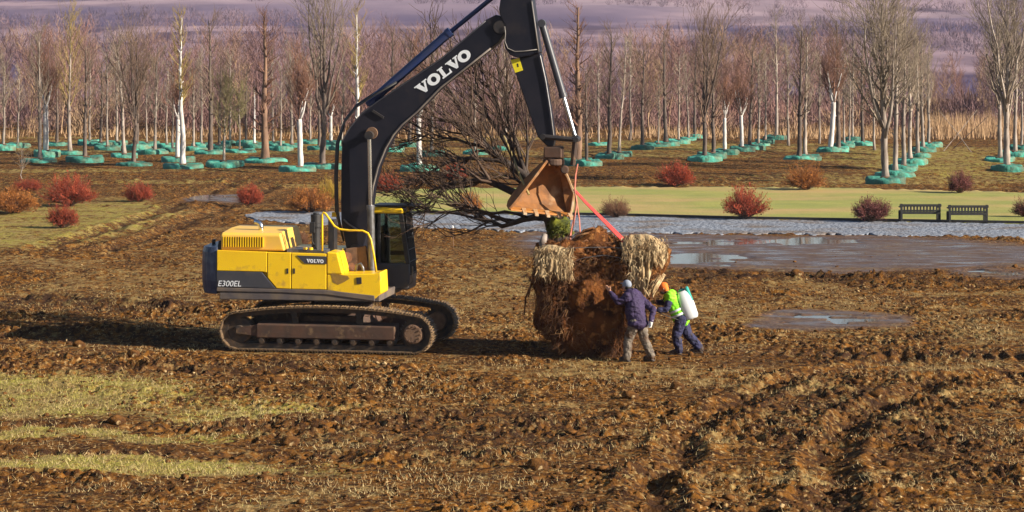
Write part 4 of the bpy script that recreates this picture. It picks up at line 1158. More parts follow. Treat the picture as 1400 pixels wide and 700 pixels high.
for ch, a0, sx in (('V', 0, 5.2), ('O', 4.8, 4.8), ('L', 9.9, 4.2), ('V', 13.8, 5.2), ('O', 18.7, 4.8)):
    letter({'V': V_, 'L': L_, 'O': []}[ch], a0, sx, 5.0, bd, BP, NS - .016, O_ if ch == 'O' else ())
def text_part(txt, p, xdir, zdir, size, par, m, shear=.2):
    cu = bpy.data.curves.new('model_number', 'FONT'); cu.body = txt; cu.size = size; cu.shear = shear; cu.extrude = .002
    tmp = bpy.data.objects.new('model_number', cu); col.objects.link(tmp)
    dg = bpy.context.evaluated_depsgraph_get(); me = bpy.data.meshes.new_from_object(tmp.evaluated_get(dg))
    bpy.data.objects.remove(tmp)
    o = bpy.data.objects.new('model_number', me)
    nrm = np.cross(xdir, zdir)
    pp = p - EC
    o.matrix_basis = Matrix(((xdir[0], zdir[0], nrm[0], pp[0]), (xdir[1], zdir[1], nrm[1], pp[1]), (xdir[2], zdir[2], nrm[2], pp[2]), (0, 0, 0, 1)))
    col.objects.link(o); o.parent = par
    o.data.materials.append(M[m])
    return o
text_part('E300EL', UP.PW(297.2, 391.2, NS - .012), UP.u, UP.z, .185, gpn, 'decal')
# ------------------------------------------------------------------ planted trees with wrapped root balls
KIND = dict(
    # trunk mat, crown mat, trunk radius (x height), crown start, limbs, limb length, angle, up, branches, twigs, crown top taper
    white=dict(tm='twhite', cm='cred', rt=0.034, t0=.42, limbs=18, ll=.34, an=.50, up=.65, br=5, tw=3, sh=.45),
    dark=dict(tm='tdark', cm='cbrown', rt=0.019, t0=.30, limbs=26, ll=.20, an=.75, up=.45, br=4, tw=2, sh=.55),
    pale=dict(tm='tpale', cm='cgrey', rt=0.018, t0=.34, limbs=22, ll=.27, an=.60, up=.55, br=4, tw=3, sh=.5),
    stub=dict(tm='tbrown', cm='cred', rt=0.026, t0=.16, limbs=46, ll=.13, an=1.0, up=.35, br=4, tw=2, sh=.45),
    pstub=dict(tm='twhite', cm='cyel', rt=0.019, t0=.38, limbs=34, ll=.13, an=.8, up=.5, br=4, tw=3, sh=.5),
    vase=dict(tm='tdark', cm='cgrey', rt=0.02, t0=.33, limbs=12, ll=.52, an=.50, up=.5, br=5, tw=3, sh=.62),
    yellow=dict(tm='tpale', cm='cyel', rt=0.016, t0=.32, limbs=26, ll=.24, an=.50, up=.6, br=5, tw=3, sh=.5),
    olive=dict(tm='tpale', cm='coliv', rt=0.019, t0=.36, limbs=24, ll=.36, an=.65, up=.5, br=5, tw=4, sh=.45),
    slim=dict(tm='tpale', cm='cgrey', rt=0.0135, t0=.40, limbs=24, ll=.15, an=.8, up=.4, br=4, tw=2, sh=.5),
    big=dict(tm='tpale', cm='cgrey', rt=0.021, t0=.26, limbs=22, ll=.44, an=.62, up=.5, br=6, tw=3, sh=.62),
    pole=dict(tm='twhite', cm='cgrey', rt=.026, t0=.93, limbs=5, ll=.12, an=.5, up=.5, br=2, tw=2, sh=.3),
    multi=dict(tm='tdark', cm='cbrown', rt=0.02, t0=.22, limbs=14, ll=.48, an=.42, up=.55, br=5, tw=3, sh=.6),
)
TEAL_R = .96
def root_wrap(c, rad, h, tree, seed):
    g = np.random.default_rng(seed)
    n = 30
    th = np.arange(n) / n * 2 * math.pi
    ph = g.uniform(0, 6.28, 4)
    wob = 1 + .04 * np.sin(2 * th + ph[0]) + .03 * np.sin(5 * th + ph[1]) + .025 * np.sin(11 * th + ph[2]) + g.normal(size=n) * .012
    pr = [(.12, h + .02), (.5, h + .015), (.86, h + .0), (.965, h - .02), (1.0, h - .07), (1.02, h * .5), (1.0, .06), (.99, -.15)]
    w = MB(); V = []
    for k, (r, z) in enumerate(pr):
        zz = z + (.07 * np.sin(2 * th + ph[3]) + .04 * np.sin(7 * th + ph[1])) * (1 if 0 < z else 0) * (.4 + .6 * r) + g.normal(size=n) * .012
        V.append(np.stack((c[0] + rad * r * wob * np.cos(th), c[1] + rad * r * wob * np.sin(th), c[2] + zz), 1))
    w.add(np.vstack(V), [(i * n + j, i * n + (j + 1) % n, (i + 1) * n + (j + 1) % n, (i + 1) * n + j) for i in range(len(pr) - 1) for j in range(n)] + [tuple(range(n))])
    rw = w.build('root_wrap', M['teal'], tree, smooth=True)
    s = MB(); s.ell((c[0], c[1], c[2] + h), rad * .34, rad * .34, .07, n=12, m=6); s.build('soil_heap', M['soil'], rw, smooth=True)
def planted_tree(x, y, top, kind, label, group, ring=1.0, lean=0.0, seed=0, rh=.33, dens=1.0, name='bare_tree'):
    g = np.random.default_rng(1000 + seed)
    base = gp(x, y + 2); Y = base[1]
    H = (y - top) * Y / F
    k = KIND[kind]
    t = thing(name, base, label, 'tree', group)
    K = 11
    s = np.linspace(0, 1, K)
    P = np.zeros((1, K, 3)); P[0] = base
    P[0, :, 2] += s * H
    P[0, :, 0] += s * lean * H + np.cumsum(g.normal(size=K) * H * .0035)
    P[0, :, 1] += np.cumsum(g.normal(size=K) * H * .0035)
    P[0, 0] = base - np.array((0, 0, .1))
    r = (k['rt'] * H * (1 - .80 * s) * np.where(s < .05, 1.25, 1))[None]
    stems = [(P, r)]
    K2 = 34                                                      # knobbly stem
    s2 = np.linspace(0, 1, K2)
    P2 = np.stack([np.interp(s2, s, P[0, :, q]) for q in range(3)], 1); r2 = np.interp(s2, s, r[0]) * (1 + g.uniform(-.10, .16, K2))
    extra = []
    cut_ = {'white': 18, 'pole': 34}.get(kind, 34)
    if kind == 'white':
        r2 = np.where(s2 < .52, k['rt'] * .80 * H * (1 - .25 * s2) * (1 + g.uniform(-.07, .1, K2)), r2 * .42)
        r = r * np.where(s < .5, .8, .42)[None]
        extra = [(P2[None, cut_ - 1:], r2[None, cut_ - 1:])]
    tk = MB(); tk.tube(P2[:cut_], r2[:cut_], 9)
    if kind == 'white':
        fk = grow(P2[None, :cut_], r2[None, :cut_], 5, H * .30, .42, .6, 6, .94, 1.0, .05, .55, .03, .1, g)
        for q in range(5): tk.tube(fk[0][q], fk[1][q], 6)
        f2 = grow(*fk, 6, H * .22, .5, .5, 5, .3, 1, .06, .6, .022, .3, g)
        f3 = grow(*f2, 5, H * .12, .5, .4, 4, .2, 1, .06, .6, .014, .2, g)
        extra += [f2, f3, grow(*f3, 3, H * .07, .5, .4, 3, .2, 1, .06, .6, .010, .2, g)]
    st_ = grow(P, r, 16, H * .035, 1.1, .3, 3, .18, .92, .05, .5, .028, .2, g)
    for q in range(len(st_[0])):
        if kind != 'white' or st_[0][q][0, 2] < P2[cut_ - 1, 2]: tk.tube(st_[0][q], st_[1][q], 5)
    if kind in ('multi', 'vase', 'big'):
        q = grow(P[:, :6], r[:, :6], 4 if kind != 'big' else 5, H * .62, .30, .6, 8, .45, .95, .03, .7, .02, .1, g)
        for i in range(len(q[0])): tk.tube(q[0][i], q[1][i], 7)
        l1 = grow(*q, int(k['limbs'] * dens * .4), H * k['ll'] * .5, k['an'] * 1.4, k['up'], 5, .25, 1, .06, .5, .024, .4, g)
        l0 = grow(P, r, int(k['limbs'] * dens), H * k['ll'], k['an'], k['up'], 5, k['t0'], 1, .05, .5, .026, k['sh'], g)
        l1 = (np.concatenate((l0[0], l1[0])), np.concatenate((l0[1], l1[1])))
    else:
        l1 = grow(P, r, int(k['limbs'] * dens), H * k['ll'], k['an'], k['up'], 5, k['t0'], 1, .06, .5, .024, k['sh'], g)
    l2 = grow(*l1, k['br'], H * k['ll'] * .42, .55, .45, 4, .15, 1, .07, .6, .014, .3, g)
    l3 = grow(*l2, k['tw'], H * k['ll'] * .26, .5, .4, 3, .15, 1, .07, .6, .010, .2, g)
    tk.build('trunk', M[k['tm']], t, smooth=True)
    V, Q = lines_mesh([l1, l2, l3] + extra, 3)
    mesh_np('crown', V, Q, M[k['cm']], t)
    if ring:
        root_wrap(base + np.array((g.normal() * .05, 0, 0)), TEAL_R * ring * g.uniform(.9, 1.08), rh * g.uniform(.75, 1.2), t, seed)
    return t
FRT, BCK = 'front row of planted trees', 'back rows of planted trees'
S1 = 'slender bare tree in the back rows left of the excavator boom'
S2 = 'slender bare tree in the back rows between the arm and the white trunked pair'
S3 = 'slender bare tree in the back rows between the white trunked pair and the benches'
TREES = [
    (5, 203, 88, 'pale', 'round-crowned pale tree at the left edge of the picture', FRT, 1.0, 0),
    (54, 222, 55, 'pale', 'brown-crowned pale trunk standing closest above the large dense red bush', FRT, 1.15, 0),
    (63, 212, 75, 'white', 'white trunk close behind the brown-crowned pale trunk on the left', FRT, .95, 0),
    (96, 210, 28, 'yellow', 'tall tree with yellowish twigs and a dark bare leader on the left', FRT, 1.0, 0),
    (116, 220, 62, 'dark', 'slim dark-trunked tree right of the yellowish tall tree', FRT, 1.35, 0),
    (147, 204, 70, 'slim', S1, BCK, 1.1, 0), (138, 198, 85, 'dark', S1, BCK, .9, 0),
    (171, 214, 58, 'pale', 'pale tree leaning to the left with a broad ring at its foot', FRT, 1.0, -.06),
    (183, 226, 62, 'multi', 'dark forked tree with several crooked stems in the front row', FRT, 1.2, .03),
    (211, 209, 78, 'pale', 'pale tree close behind the dark forked tree on its right', FRT, 1.1, 0),
    (201, 198, 95, 'slim', S1, BCK, 1.0, 0), (228, 200, 90, 'slim', S1, BCK, .9, 0),
    (250, 230, 22, 'pstub', 'tall whitewashed trunk with short yellowish stub branches in the front row', FRT, 1.2, 0),
    (243, 221, 105, 'white', 'white trunked tree half hidden by the tall whitewashed one', FRT, 1.05, 0),
    (265, 205, 95, 'pale', S1, BCK, 1.0, 0), (276, 200, 70, 'slim', S1, BCK, .9, 0),
    (288, 211, 26, 'dark', 'very tall thin tree with a long pale lower trunk', FRT, 1.05, -.02),
    (307, 227, 118, 'olive', 'short bushy tree with olive twigs in the front row', FRT, 1.25, 0),
    (327, 208, 128, 'olive', 'olive-twigged tree behind the short bushy one', FRT, 1.15, 0),
    (348, 201, 124, 'pole', 'bare white post-like trunk with hardly any crown', FRT, 1.0, 0),
    (362, 222, 19, 'stub', 'thick reddish brown trunk bristling with short stubs, tallest on the left', FRT, 1.45, 0),
    (410, 234, 92, 'white', 'whitewashed tree with a brown brush crown nearest the boom on the left', FRT, 1.25, 0),
    (384, 205, 88, 'slim', S1, BCK, 1.0, 0), (398, 200, 75, 'pale', S1, BCK, .9, 0),
    (441, 229, 15, 'vase', 'large grey vase-shaped tree left of the upright boom', FRT, 1.2, 0),
    (453, 198, 118, 'white', 'small white trunked tree behind the large vase-shaped tree', FRT, .9, 0),
    (488, 218, 14, 'pstub', 'tall pale pole tree rising right behind the boom elbow', FRT, 1.1, 0),
    (424, 196, 80, 'slim', S1, BCK, .9, 0), (468, 205, 90, 'slim', S1, BCK, 1.0, 0),
    (537, 206, 42, 'dark', 'dark brown tree seen under the straight part of the boom', FRT, 1.0, 0),
    (25, 200, 92, 'slim', S1, BCK, .95, 0), (78, 199, 84, 'dark', S1, BCK, .95, 0), (122, 197, 72, 'slim', S1, BCK, .9, 0), (160, 197, 64, 'slim', S1, BCK, .9, 0), (188, 203, 92, 'dark', S1, BCK, 1.0, 0),
    (236, 207, 84, 'slim', S1, BCK, .95, 0), (300, 202, 82, 'dark', S1, BCK, 1.0, 0), (315, 196, 74, 'slim', S1, BCK, .9, 0), (337, 197, 95, 'dark', S1, BCK, .9, 0), (374, 197, 70, 'slim', S1, BCK, .9, 0), (436, 204, 86, 'dark', S1, BCK, .95, 0),
    (878, 203, 66, 'dark', S2, BCK, .9, 0), (950, 188, 68, 'dark', S2, BCK, .8, 0), (1078, 199, 66, 'slim', S3, BCK, 0, 0), (1180, 198, 58, 'dark', S3, BCK, .8, 0), (1196, 205, 66, 'slim', S3, BCK, 0, 0),
    (573, 232, 92, 'white', 'white trunked tree behind the lowest branches of the uprooted tree', FRT, 1.15, 0),
    (590, 212, 70, 'pale', 'pale tree half hidden by the crown of the uprooted tree', FRT, 1.0, 0),
    (560, 200, 55, 'dark', 'dark tree just above the excavator cab', BCK, .9, 0), (650, 210, 60, 'slim', 'slim grey tree seen through the middle of the uprooted crown', BCK, 1.0, 0),
    (690, 205, 70, 'pale', 'pale tree left of the hanging excavator arm', BCK, .9, 0),
    (789, 224, 8, 'stub', 'tall reddish brown tree right beside the bucket cylinder', FRT, 1.0, 0),
    (802, 226, 95, 'dark', 'dark tree standing in the large teal ring next to the red sling', FRT, .95, 0),
    (818, 199, 75, 'slim', S2, BCK, .9, 0), (833, 216, 42, 'dark', 'straight dark tree right of the reddish brown one', FRT, 1.0, 0),
    (846, 214, 55, 'slim', 'thin tree leaning right beside the straight dark one', FRT, .95, .055),
    (861, 190, 52, 'slim', S2, BCK, 0, .02), (911, 198, 40, 'dark', 'tall dark tree with a bunched top above the red bush', FRT, 1.0, 0),
    (900, 199, 110, 'slim', S2, BCK, .95, 0), (928, 196, 75, 'slim', S2, BCK, .95, 0), (941, 191, 80, 'slim', S2, BCK, .8, 0),
    (963, 219, 45, 'multi', 'dark many-stemmed tree left of the two white trunks', FRT, 1.1, 0),
    (975, 215, 55, 'dark', 'dark tree directly left of the first white trunk', FRT, 1.0, 0),
    (991, 209, 112, 'white', 'left one of the two white trunks with brown brush crowns', FRT, .9, 0),
    (1014, 206, 108, 'white', 'right one of the two white trunks with brown brush crowns', FRT, .9, 0),
    (1026, 204, 60, 'dark', 'tall dark tree right beside the pair of white trunks', FRT, .95, 0),
    (1037, 199, 70, 'slim', S3, BCK, .95, 0), (1046, 196, 75, 'slim', S3, BCK, .8, 0),
    (1061, 189, 18, 'slim', 'very thin straight pale tree taller than those around it', BCK, .95, 0),
    (1092, 218, 40, 'dark', 'left of the two dark trunks above the orange brown bush', FRT, 1.1, 0),
    (1102, 216, 48, 'pale', 'right of the two trunks above the orange brown bush', FRT, 1.0, 0),
    (1134, 207, 72, 'white', 'short white trunk leaning right before the tall dark tree', FRT, .8, .05),
    (1146, 206, 27, 'dark', 'tall dark tree midway between the two larger pairs on the right', FRT, .95, 0),
    (1154, 201, 75, 'slim', S3, BCK, .85, 0), (1161, 196, 85, 'slim', S3, BCK, .8, 0), (1166, 192, 62, 'slim', S3, BCK, .9, 0), (1120, 196, 80, 'slim', S3, BCK, 0, 0),
    (1212, 250, 4, 'big', 'large spreading pale tree nearest the front above the benches', FRT, 1.2, 0),
    (1224, 241, 30, 'pale', 'second tree of the receding row above the benches', FRT, 1.1, 0),
    (1235, 232, 40, 'pale', 'third tree of the receding row above the benches', FRT, 1.05, 0),
    (1245, 223, 48, 'pale', 'fourth tree of the receding row above the benches', FRT, 1.0, 0),
    (1254, 214, 50, 'pale', 'fifth tree of the receding row above the benches', FRT, 1.0, 0),
    (1262, 207, 62, 'pale', 'sixth tree of the receding row above the benches', FRT, .95, 0),
    (1270, 200, 72, 'pale', 'last and farthest tree of the receding row above the benches', FRT, .95, 0),
    (1377, 232, 12, 'big', 'tall spreading pale tree near the right edge of the picture', FRT, 1.1, 0),
    (1367, 219, 40, 'pale', 'pale tree just left behind the tall spreading one at the right edge', FRT, 1.0, 0),
    (1388, 212, 45, 'pale', 'pale tree right behind the tall spreading one at the right edge', FRT, 1.0, 0),
    (1396, 203, 60, 'slim', 'farthest slim tree at the very right edge of the picture', BCK, .9, 0),
]
ORD = 'first second third fourth fifth sixth seventh eighth ninth tenth eleventh twelfth thirteenth fourteenth fifteenth sixteenth seventeenth eighteenth nineteenth twentieth twenty-first twenty-second twenty-third'.split()
TXT = {S1: '%s slender back-row tree counted from the left edge of the picture', S2: '%s slender back-row tree counted rightwards from the excavator arm', S3: '%s slender back-row tree counted rightwards from the pair of white trunks'}
for i, (x, y, top, kind, lab, grp, ring, lean) in enumerate(TREES):
    if lab in TXT:
        lab = TXT[lab] % ORD[sorted(q[0] for q in TREES if q[4] == lab).index(x)]
    planted_tree(x, y, top, kind, lab, grp, ring, lean, i)
# crossed stakes
for j, (x0, y0, x1, y1) in enumerate(((1283, 150, 1330, 212), (1336, 150, 1288, 212), (1300, 205, 1352, 158))):
    a, b = at(x0, y0, 172 + j * 2), at(x1, y1, 170 + j * 2)
    a, b = (a, b) if a[2] > b[2] else (b, a)
    b[2] = -.1
    m_ = MB(); m_.tube([b, (a + b) / 2 + np.array((.03, 0, .02)), a], [.028, .024, .018], 6)
    tag(m_.build('leaning_stake', M['tpale'], loc=b), ['thin stake leaning left in the gap before the reeds', 'thin stake leaning right and crossing the other one before the reeds', 'thin low stake leaning right nearest the trees at the right edge'][j], 'stake', 'crossed stakes in the gap before the reeds')
# small leafless sapling on the left
sb = gp(30, 246)
t = thing('sapling', sb, 'spindly grey sapling beside the small red bush on the left', 'sapling')
g = np.random.default_rng(3)
P = np.zeros((1, 6, 3)); P[0] = sb; P[0, :, 2] += np.linspace(-.1, 1.7, 6); P[0, :, 0] += g.normal(size=6) * .03
r = np.linspace(.025, .008, 6)[None]
m_ = MB(); m_.tube(P[0], r[0], 7); m_.build('trunk', M['tpale'], t)
l1 = grow(P, r, 22, .8, .8, .4, 4, .25, 1, .08, .6, .008, .4, g); l2 = grow(*l1, 5, .3, .6, .3, 3, .2, 1, .08, .6, .006, .2, g)
mesh_np('crown', *lines_mesh([l1, l2], 3), M['cgrey'], t)

# ------------------------------------------------------------------ bushes
def bush_mesh(seed, n=150, flat=.75, lv=2400):
    """unit bush: height 1, width about 1.4"""
    g = np.random.default_rng(seed)
    a = g.uniform(0, 2 * math.pi, n); el = np.arccos(g.uniform(.10, 1, n))
    K = 6; s = np.linspace(0, 1, K)
    L = g.uniform(.72, 1.04, n) * (1 + .12 * np.sin(a * 3 + seed))
    d = np.stack((np.sin(el) * np.cos(a) * flat, np.sin(el) * np.sin(a) * flat, .32 + .68 * np.cos(el)), 1)
    P = d[:, None] * (s[None, :, None] * L[:, None, None])
    P[:, :, 2] -= (.12 * s ** 3)[None] * np.sin(el)[:, None]
    P += np.cumsum(g.normal(size=P.shape) * .012, 1)
    P[:, 0] = g.normal(size=(n, 3)) * .04; P[:, 0, 2] = -.03
    r = np.linspace(.012, .005, K)[None].repeat(n, 0)
    l2 = grow(P, r, 7, .30, .55, .35, 3, .42, 1, .06, .7, .0045, .2, g)
    l3 = grow(*l2, 3, .15, .6, .3, 2, .2, 1, .06, .8, .004, .2, g)
    # small withered leaves along the twigs
    b = np.concatenate((l3[0][:, -1], l2[0][:, -1], l2[0][:, 1]))
    b = b[g.integers(0, len(b), lv)] + g.normal(size=(lv, 3)) * .02
    u = g.normal(size=(lv, 3)) * .022; v = g.normal(size=(lv, 3)) * .022
    return (P, r), l2, l3, np.stack((b - u, b + u, b + v), 1).reshape(-1, 3)
BM = []
for i in range(5):
    st, l2, l3, lf = bush_mesh(40 + i, flat=.85 + .1 * (i % 3), lv=2600 if i < 4 else 900)
    V, Q = lines_mesh([l2, l3], 3)
    T = np.arange(len(lf)).reshape(-1, 3) + len(V)
    a = mesh_np('foliage', np.vstack((V, lf)), [Q, T], None); b = mesh_np('stems', *lines_mesh([st], 4), None)
    BM.append((a.data, b.data))
    bpy.data.objects.remove(a); bpy.data.objects.remove(b)
BUSH = [
    (18, 292, 34, 64, 'borange', 0, 'big orange brown bush at the left edge'),
    (37, 262, 18, 34, 'bred', 1, 'small red bush peeping over the orange brown one at the left'),
    (95, 282, 42, 56, 'bred', 2, 'large dense red bush on the left, upper of two'),
    (87, 312, 34, 38, 'bred', 1, 'smaller red bush below the large dense red one on the left'),
    (190, 276, 26, 40, 'bred', 0, 'red bush standing alone right of the large red pair'),
    (342, 281, 29, 34, 'bred', 3, 'red bush just left of the gravel end'),
    (424, 290, 34, 54, 'borange', 2, 'orange brown bush left of the boom above the gravel'),
    (404, 340, 26, 36, 'bbrown', 3, 'brown bush showing over the engine deck of the excavator'),
    (451, 280, 38, 34, 'byel', 4, 'yellow bush directly beside the boom on its left'),
    (530, 264, 28, 34, 'bred', 1, 'bright red bush just right of the boom'),
    (565, 254, 18, 28, 'bbrown', 3, 'small brown bush below the cab-side teal ring'),
    (641, 290, 28, 30, 'borange', 2, 'small reddish bush behind the lower branches of the uprooted tree'),
    (622, 248, 26, 34, 'bred', 0, 'red bush behind the middle of the uprooted crown'),
    (842, 297, 28, 36, 'bbrown', 4, 'brown tuft-like bush on the lawn right of the red sling'),
    (924, 255, 32, 50, 'bred', 0, 'wide red bush at the far lawn edge above the workers'),
    (1019, 299, 44, 50, 'bred', 2, 'round red bush at the near lawn edge right of the workers'),
    (1101, 260, 34, 48, 'borange', 1, 'orange brown bush at the far lawn edge'),
    (1191, 303, 35, 50, 'bdark', 3, 'dark red spiky bush left of the two benches'),
    (1312, 264, 30, 34, 'bdark', 0, 'dark reddish bush at the far lawn edge above the right bench'),
    (1402, 297, 26, 34, 'bdark', 1, 'dark red bush cut by the right edge of the picture'),
]
for i, (x, y, h, w, m, v, lab) in enumerate(BUSH):
    b = gp(x, y); b[2] = -.02
    t = thing('bush', b, lab, 'bush', 'shrubs along the lawn and field')
    S = Matrix.Rotation(i * 1.3, 4, 'Z')
    for nm, me, mm in (('foliage', BM[v][0], m), ('stems', BM[v][1], 'bstem')):
        c = me.copy()
        o = bpy.data.objects.new(nm, c); c.materials.clear(); c.materials.append(M[mm])
        o.scale = (w * b[1] / F / 1.7, w * b[1] / F / 1.7, h * b[1] / F / 1.06)
        o.rotation_euler = (0, 0, i * 1.3)
        col.objects.link(o); o.parent = t

# ------------------------------------------------------------------ benches seen from behind
def bench(x0, x1, yt, yb_, label):
    Y = dep(yb_)
    a, b = (x0 - 700) / F * Y, (x1 - 700) / F * Y
    W_ = b - a; H = (yb_ - yt) * Y / F
    c = np.array(((a + b) / 2, Y, 0.0))
    t = thing('park_bench', c, label, 'bench', 'black benches on the lawn edge')
    P = lambda x, y, z: c + np.array((x, y, z))
    for s in (-1, 1):
        m = MB(); m.box(P(s * (W_ / 2 - .045), 0, H / 2), .09, .07, H + .06); m.build('leg', M['bench'], t, bevel=.006)
        m = MB(); m.box(P(s * (W_ / 2 - .045), .50, .19), .09, .07, .44); m.build('leg', M['bench'], t, bevel=.006)
        m = MB(); m.box(P(s * (W_ / 2 - .045), .27, .58), .07, .55, .05); m.build('armrest', M['bench'], t, bevel=.006)
    m = MB(); m.box(P(0, -.004, H - .04), W_ + .06, .07, .10); m.build('top_rail', M['bench'], t, bevel=.006)
    m = MB(); m.box(P(0, -.004, .36), W_ - .18, .06, .10); m.build('bottom_rail', M['bench'], t, bevel=.006)
    for k in np.linspace(-W_ / 2 + .16, W_ / 2 - .16, 11):
        m = MB(); m.box(P(k, 0, (.41 + H - .09) / 2), .068, .03, H - .50); m.build('back_slat', M['bench'], t)
    for k in range(5):
        m = MB(); m.box(P(0, .08 + k * .105, .43), W_ - .02, .085, .03); m.build('seat_slat', M['bench'], t)
bench(1231, 1286, 279.5, 303, 'left one of the two black wooden benches')
bench(1297, 1350.5, 281, 304.5, 'right one of the two black wooden benches')

# ------------------------------------------------------------------ uprooted tree with its root ball
BC = at(812, 408, 54.5)
OUT = [(905, 350), (880, 332), (850, 323), (800, 322), (765, 330), (742, 342), (733, 360), (734, 385), (741, 412), (738, 436), (752, 458), (766, 474), (780, 487), (803, 491), (830, 490), (850, 487), (862, 470), (872, 440), (882, 410), (897, 376)]
oa = np.array([(math.atan2(408 - y, x - 812), math.hypot(x - 812, y - 408) / 60.2) for x, y in OUT])
oa = oa[np.argsort(oa[:, 0])]
def orad(ph):
    ph = (ph + math.pi) % (2 * math.pi) - math.pi
    return np.interp(ph, np.concatenate((oa[-3:, 0] - 2 * math.pi, oa[:, 0], oa[:3, 0] + 2 * math.pi)), np.concatenate((oa[-3:, 1], oa[:, 1], oa[:3, 1])))
def ballpt(ph, ps, off=0.0, rough=1.0):
    """ph around the view axis, ps from -90 (towards the viewer) to 90"""
    ph, ps = np.broadcast_arrays(np.asarray(ph, float), np.asarray(ps, float))
    X, Z = np.cos(ph) * np.cos(ps), np.sin(ph) * np.cos(ps)
    n = (fbm(X * 2.6 + 10, Z * 2.6 + ps * 1.3, 4, 201) - .5) * .55 + (1 - np.abs(2 * vn(X * 7 + 3, Z * 7 + ps * 4, 205) - 1) - .5) * .16 + (vn(X * 17, Z * 17 + ps * 9, 207) - .5) * .08
    k = np.cos(ps) ** .55
    r = (orad(ph) * k) * (1 + rough * n * .8) + off * k
    yy = np.sin(ps) * (1.15 + off + rough * n * 1.1)
    return np.stack((BC[0] + r * np.cos(ph), BC[1] + yy, BC[2] + r * np.sin(ph)), -1)
ut = thing('uprooted_tree', (BC[0], BC[1], 0.0), 'uprooted tree with a huge hanging root ball lifted by the excavator', 'tree')
n1, n2 = 150, 90
ph = np.linspace(0, 2 * math.pi, n1, endpoint=False); ps = np.linspace(-math.pi / 2 + .02, math.pi / 2 - .02, n2)
G = ballpt(ph[None, :], ps[:, None])
G[..., 2] = np.maximum(G[..., 2], .0)
i = np.arange(n2 - 1)[:, None] * n1 + np.arange(n1)[None]; j = np.arange(n2 - 1)[:, None] * n1 + (np.arange(n1)[None] + 1) % n1
Q = np.stack((i, j, j + n1, i + n1), -1).reshape(-1, 4)
rbm = mesh_np('root_ball', G.reshape(-1, 3), [Q, np.arange(n1)[None, ::-1], (np.arange(n1) + (n2 - 1) * n1)[None]], M['rsoil'], ut, smooth=True)
# roots: fibres hanging from the ball
g = np.random.default_rng(77)
n = 2000
ph_ = g.uniform(0, 2 * math.pi, n); ps_ = g.uniform(-1.35, .5, n)
p0 = ballpt(ph_, ps_, -.05)
out_ = p0 - BC; out_ /= np.linalg.norm(out_, axis=1)[:, None]
K = 7; s = np.linspace(0, 1, K)
L = g.uniform(.10, .52, n) * np.where(g.uniform(0, 1, n) > .9, 1.5, 1) * np.where(p0[:, 2] < BC[2] - .3, .55, 1)
P = p0[:, None] + out_[:, None] * (np.sin(s * 2.2)[None, :, None] * (L * .22)[:, None, None])
tn_ = np.cross(out_, np.array((0, 1.0, .3))); sw = g.normal(size=n) * .55
P += tn_[:, None] * (s[None, :, None] * (sw * L)[:, None, None])
P[:, :, 2] -= (s ** 1.5)[None] * (L * g.uniform(.15, .95, n))[:, None]
P += np.cumsum(g.normal(size=P.shape) * .024, 1); P[:, 0] = p0
P[:, :, 2] = np.maximum(P[:, :, 2], .02)
r = g.uniform(.004, .016, n)[:, None] * (1 - .7 * s)[None]
e_ = P[:, -1] - BC
ok = np.hypot(e_[:, 0], e_[:, 2]) < orad(np.arctan2(e_[:, 2], e_[:, 0])) * 1.07
P, r = P[ok], r[ok]
l2 = grow(P, r, 4, .26, .7, -.5, 4, .2, 1, .1, .6, .004, .2, g)
rt = mesh_np('hanging_roots', *lines_mesh([(P, r), l2], 4), M['root'], ut)
rt['kind'] = 'stuff'
n = 16
for q in range(n):
    a = g.uniform(0, 2 * math.pi); b = g.uniform(-1.2, -.2)
    p = ballpt(a, b, -.1); d = p - BC; d /= np.linalg.norm(d)
    tn = np.cross(d, (0, 1.0, .2)); tn /= np.linalg.norm(tn)
    ln = g.uniform(.4, .8)
    m_ = MB(); m_.tube([p, p + d * .1 + tn * ln * .3 - np.array((0, 0, .02)), p + d * .14 + tn * ln * .65 - np.array((0, 0, .12)), p + d * .08 + tn * ln - np.array((0, 0, .3))], [.032, .028, .022, .012], 7)
    m_.build('thick_root', M['root'], ut, smooth=True)
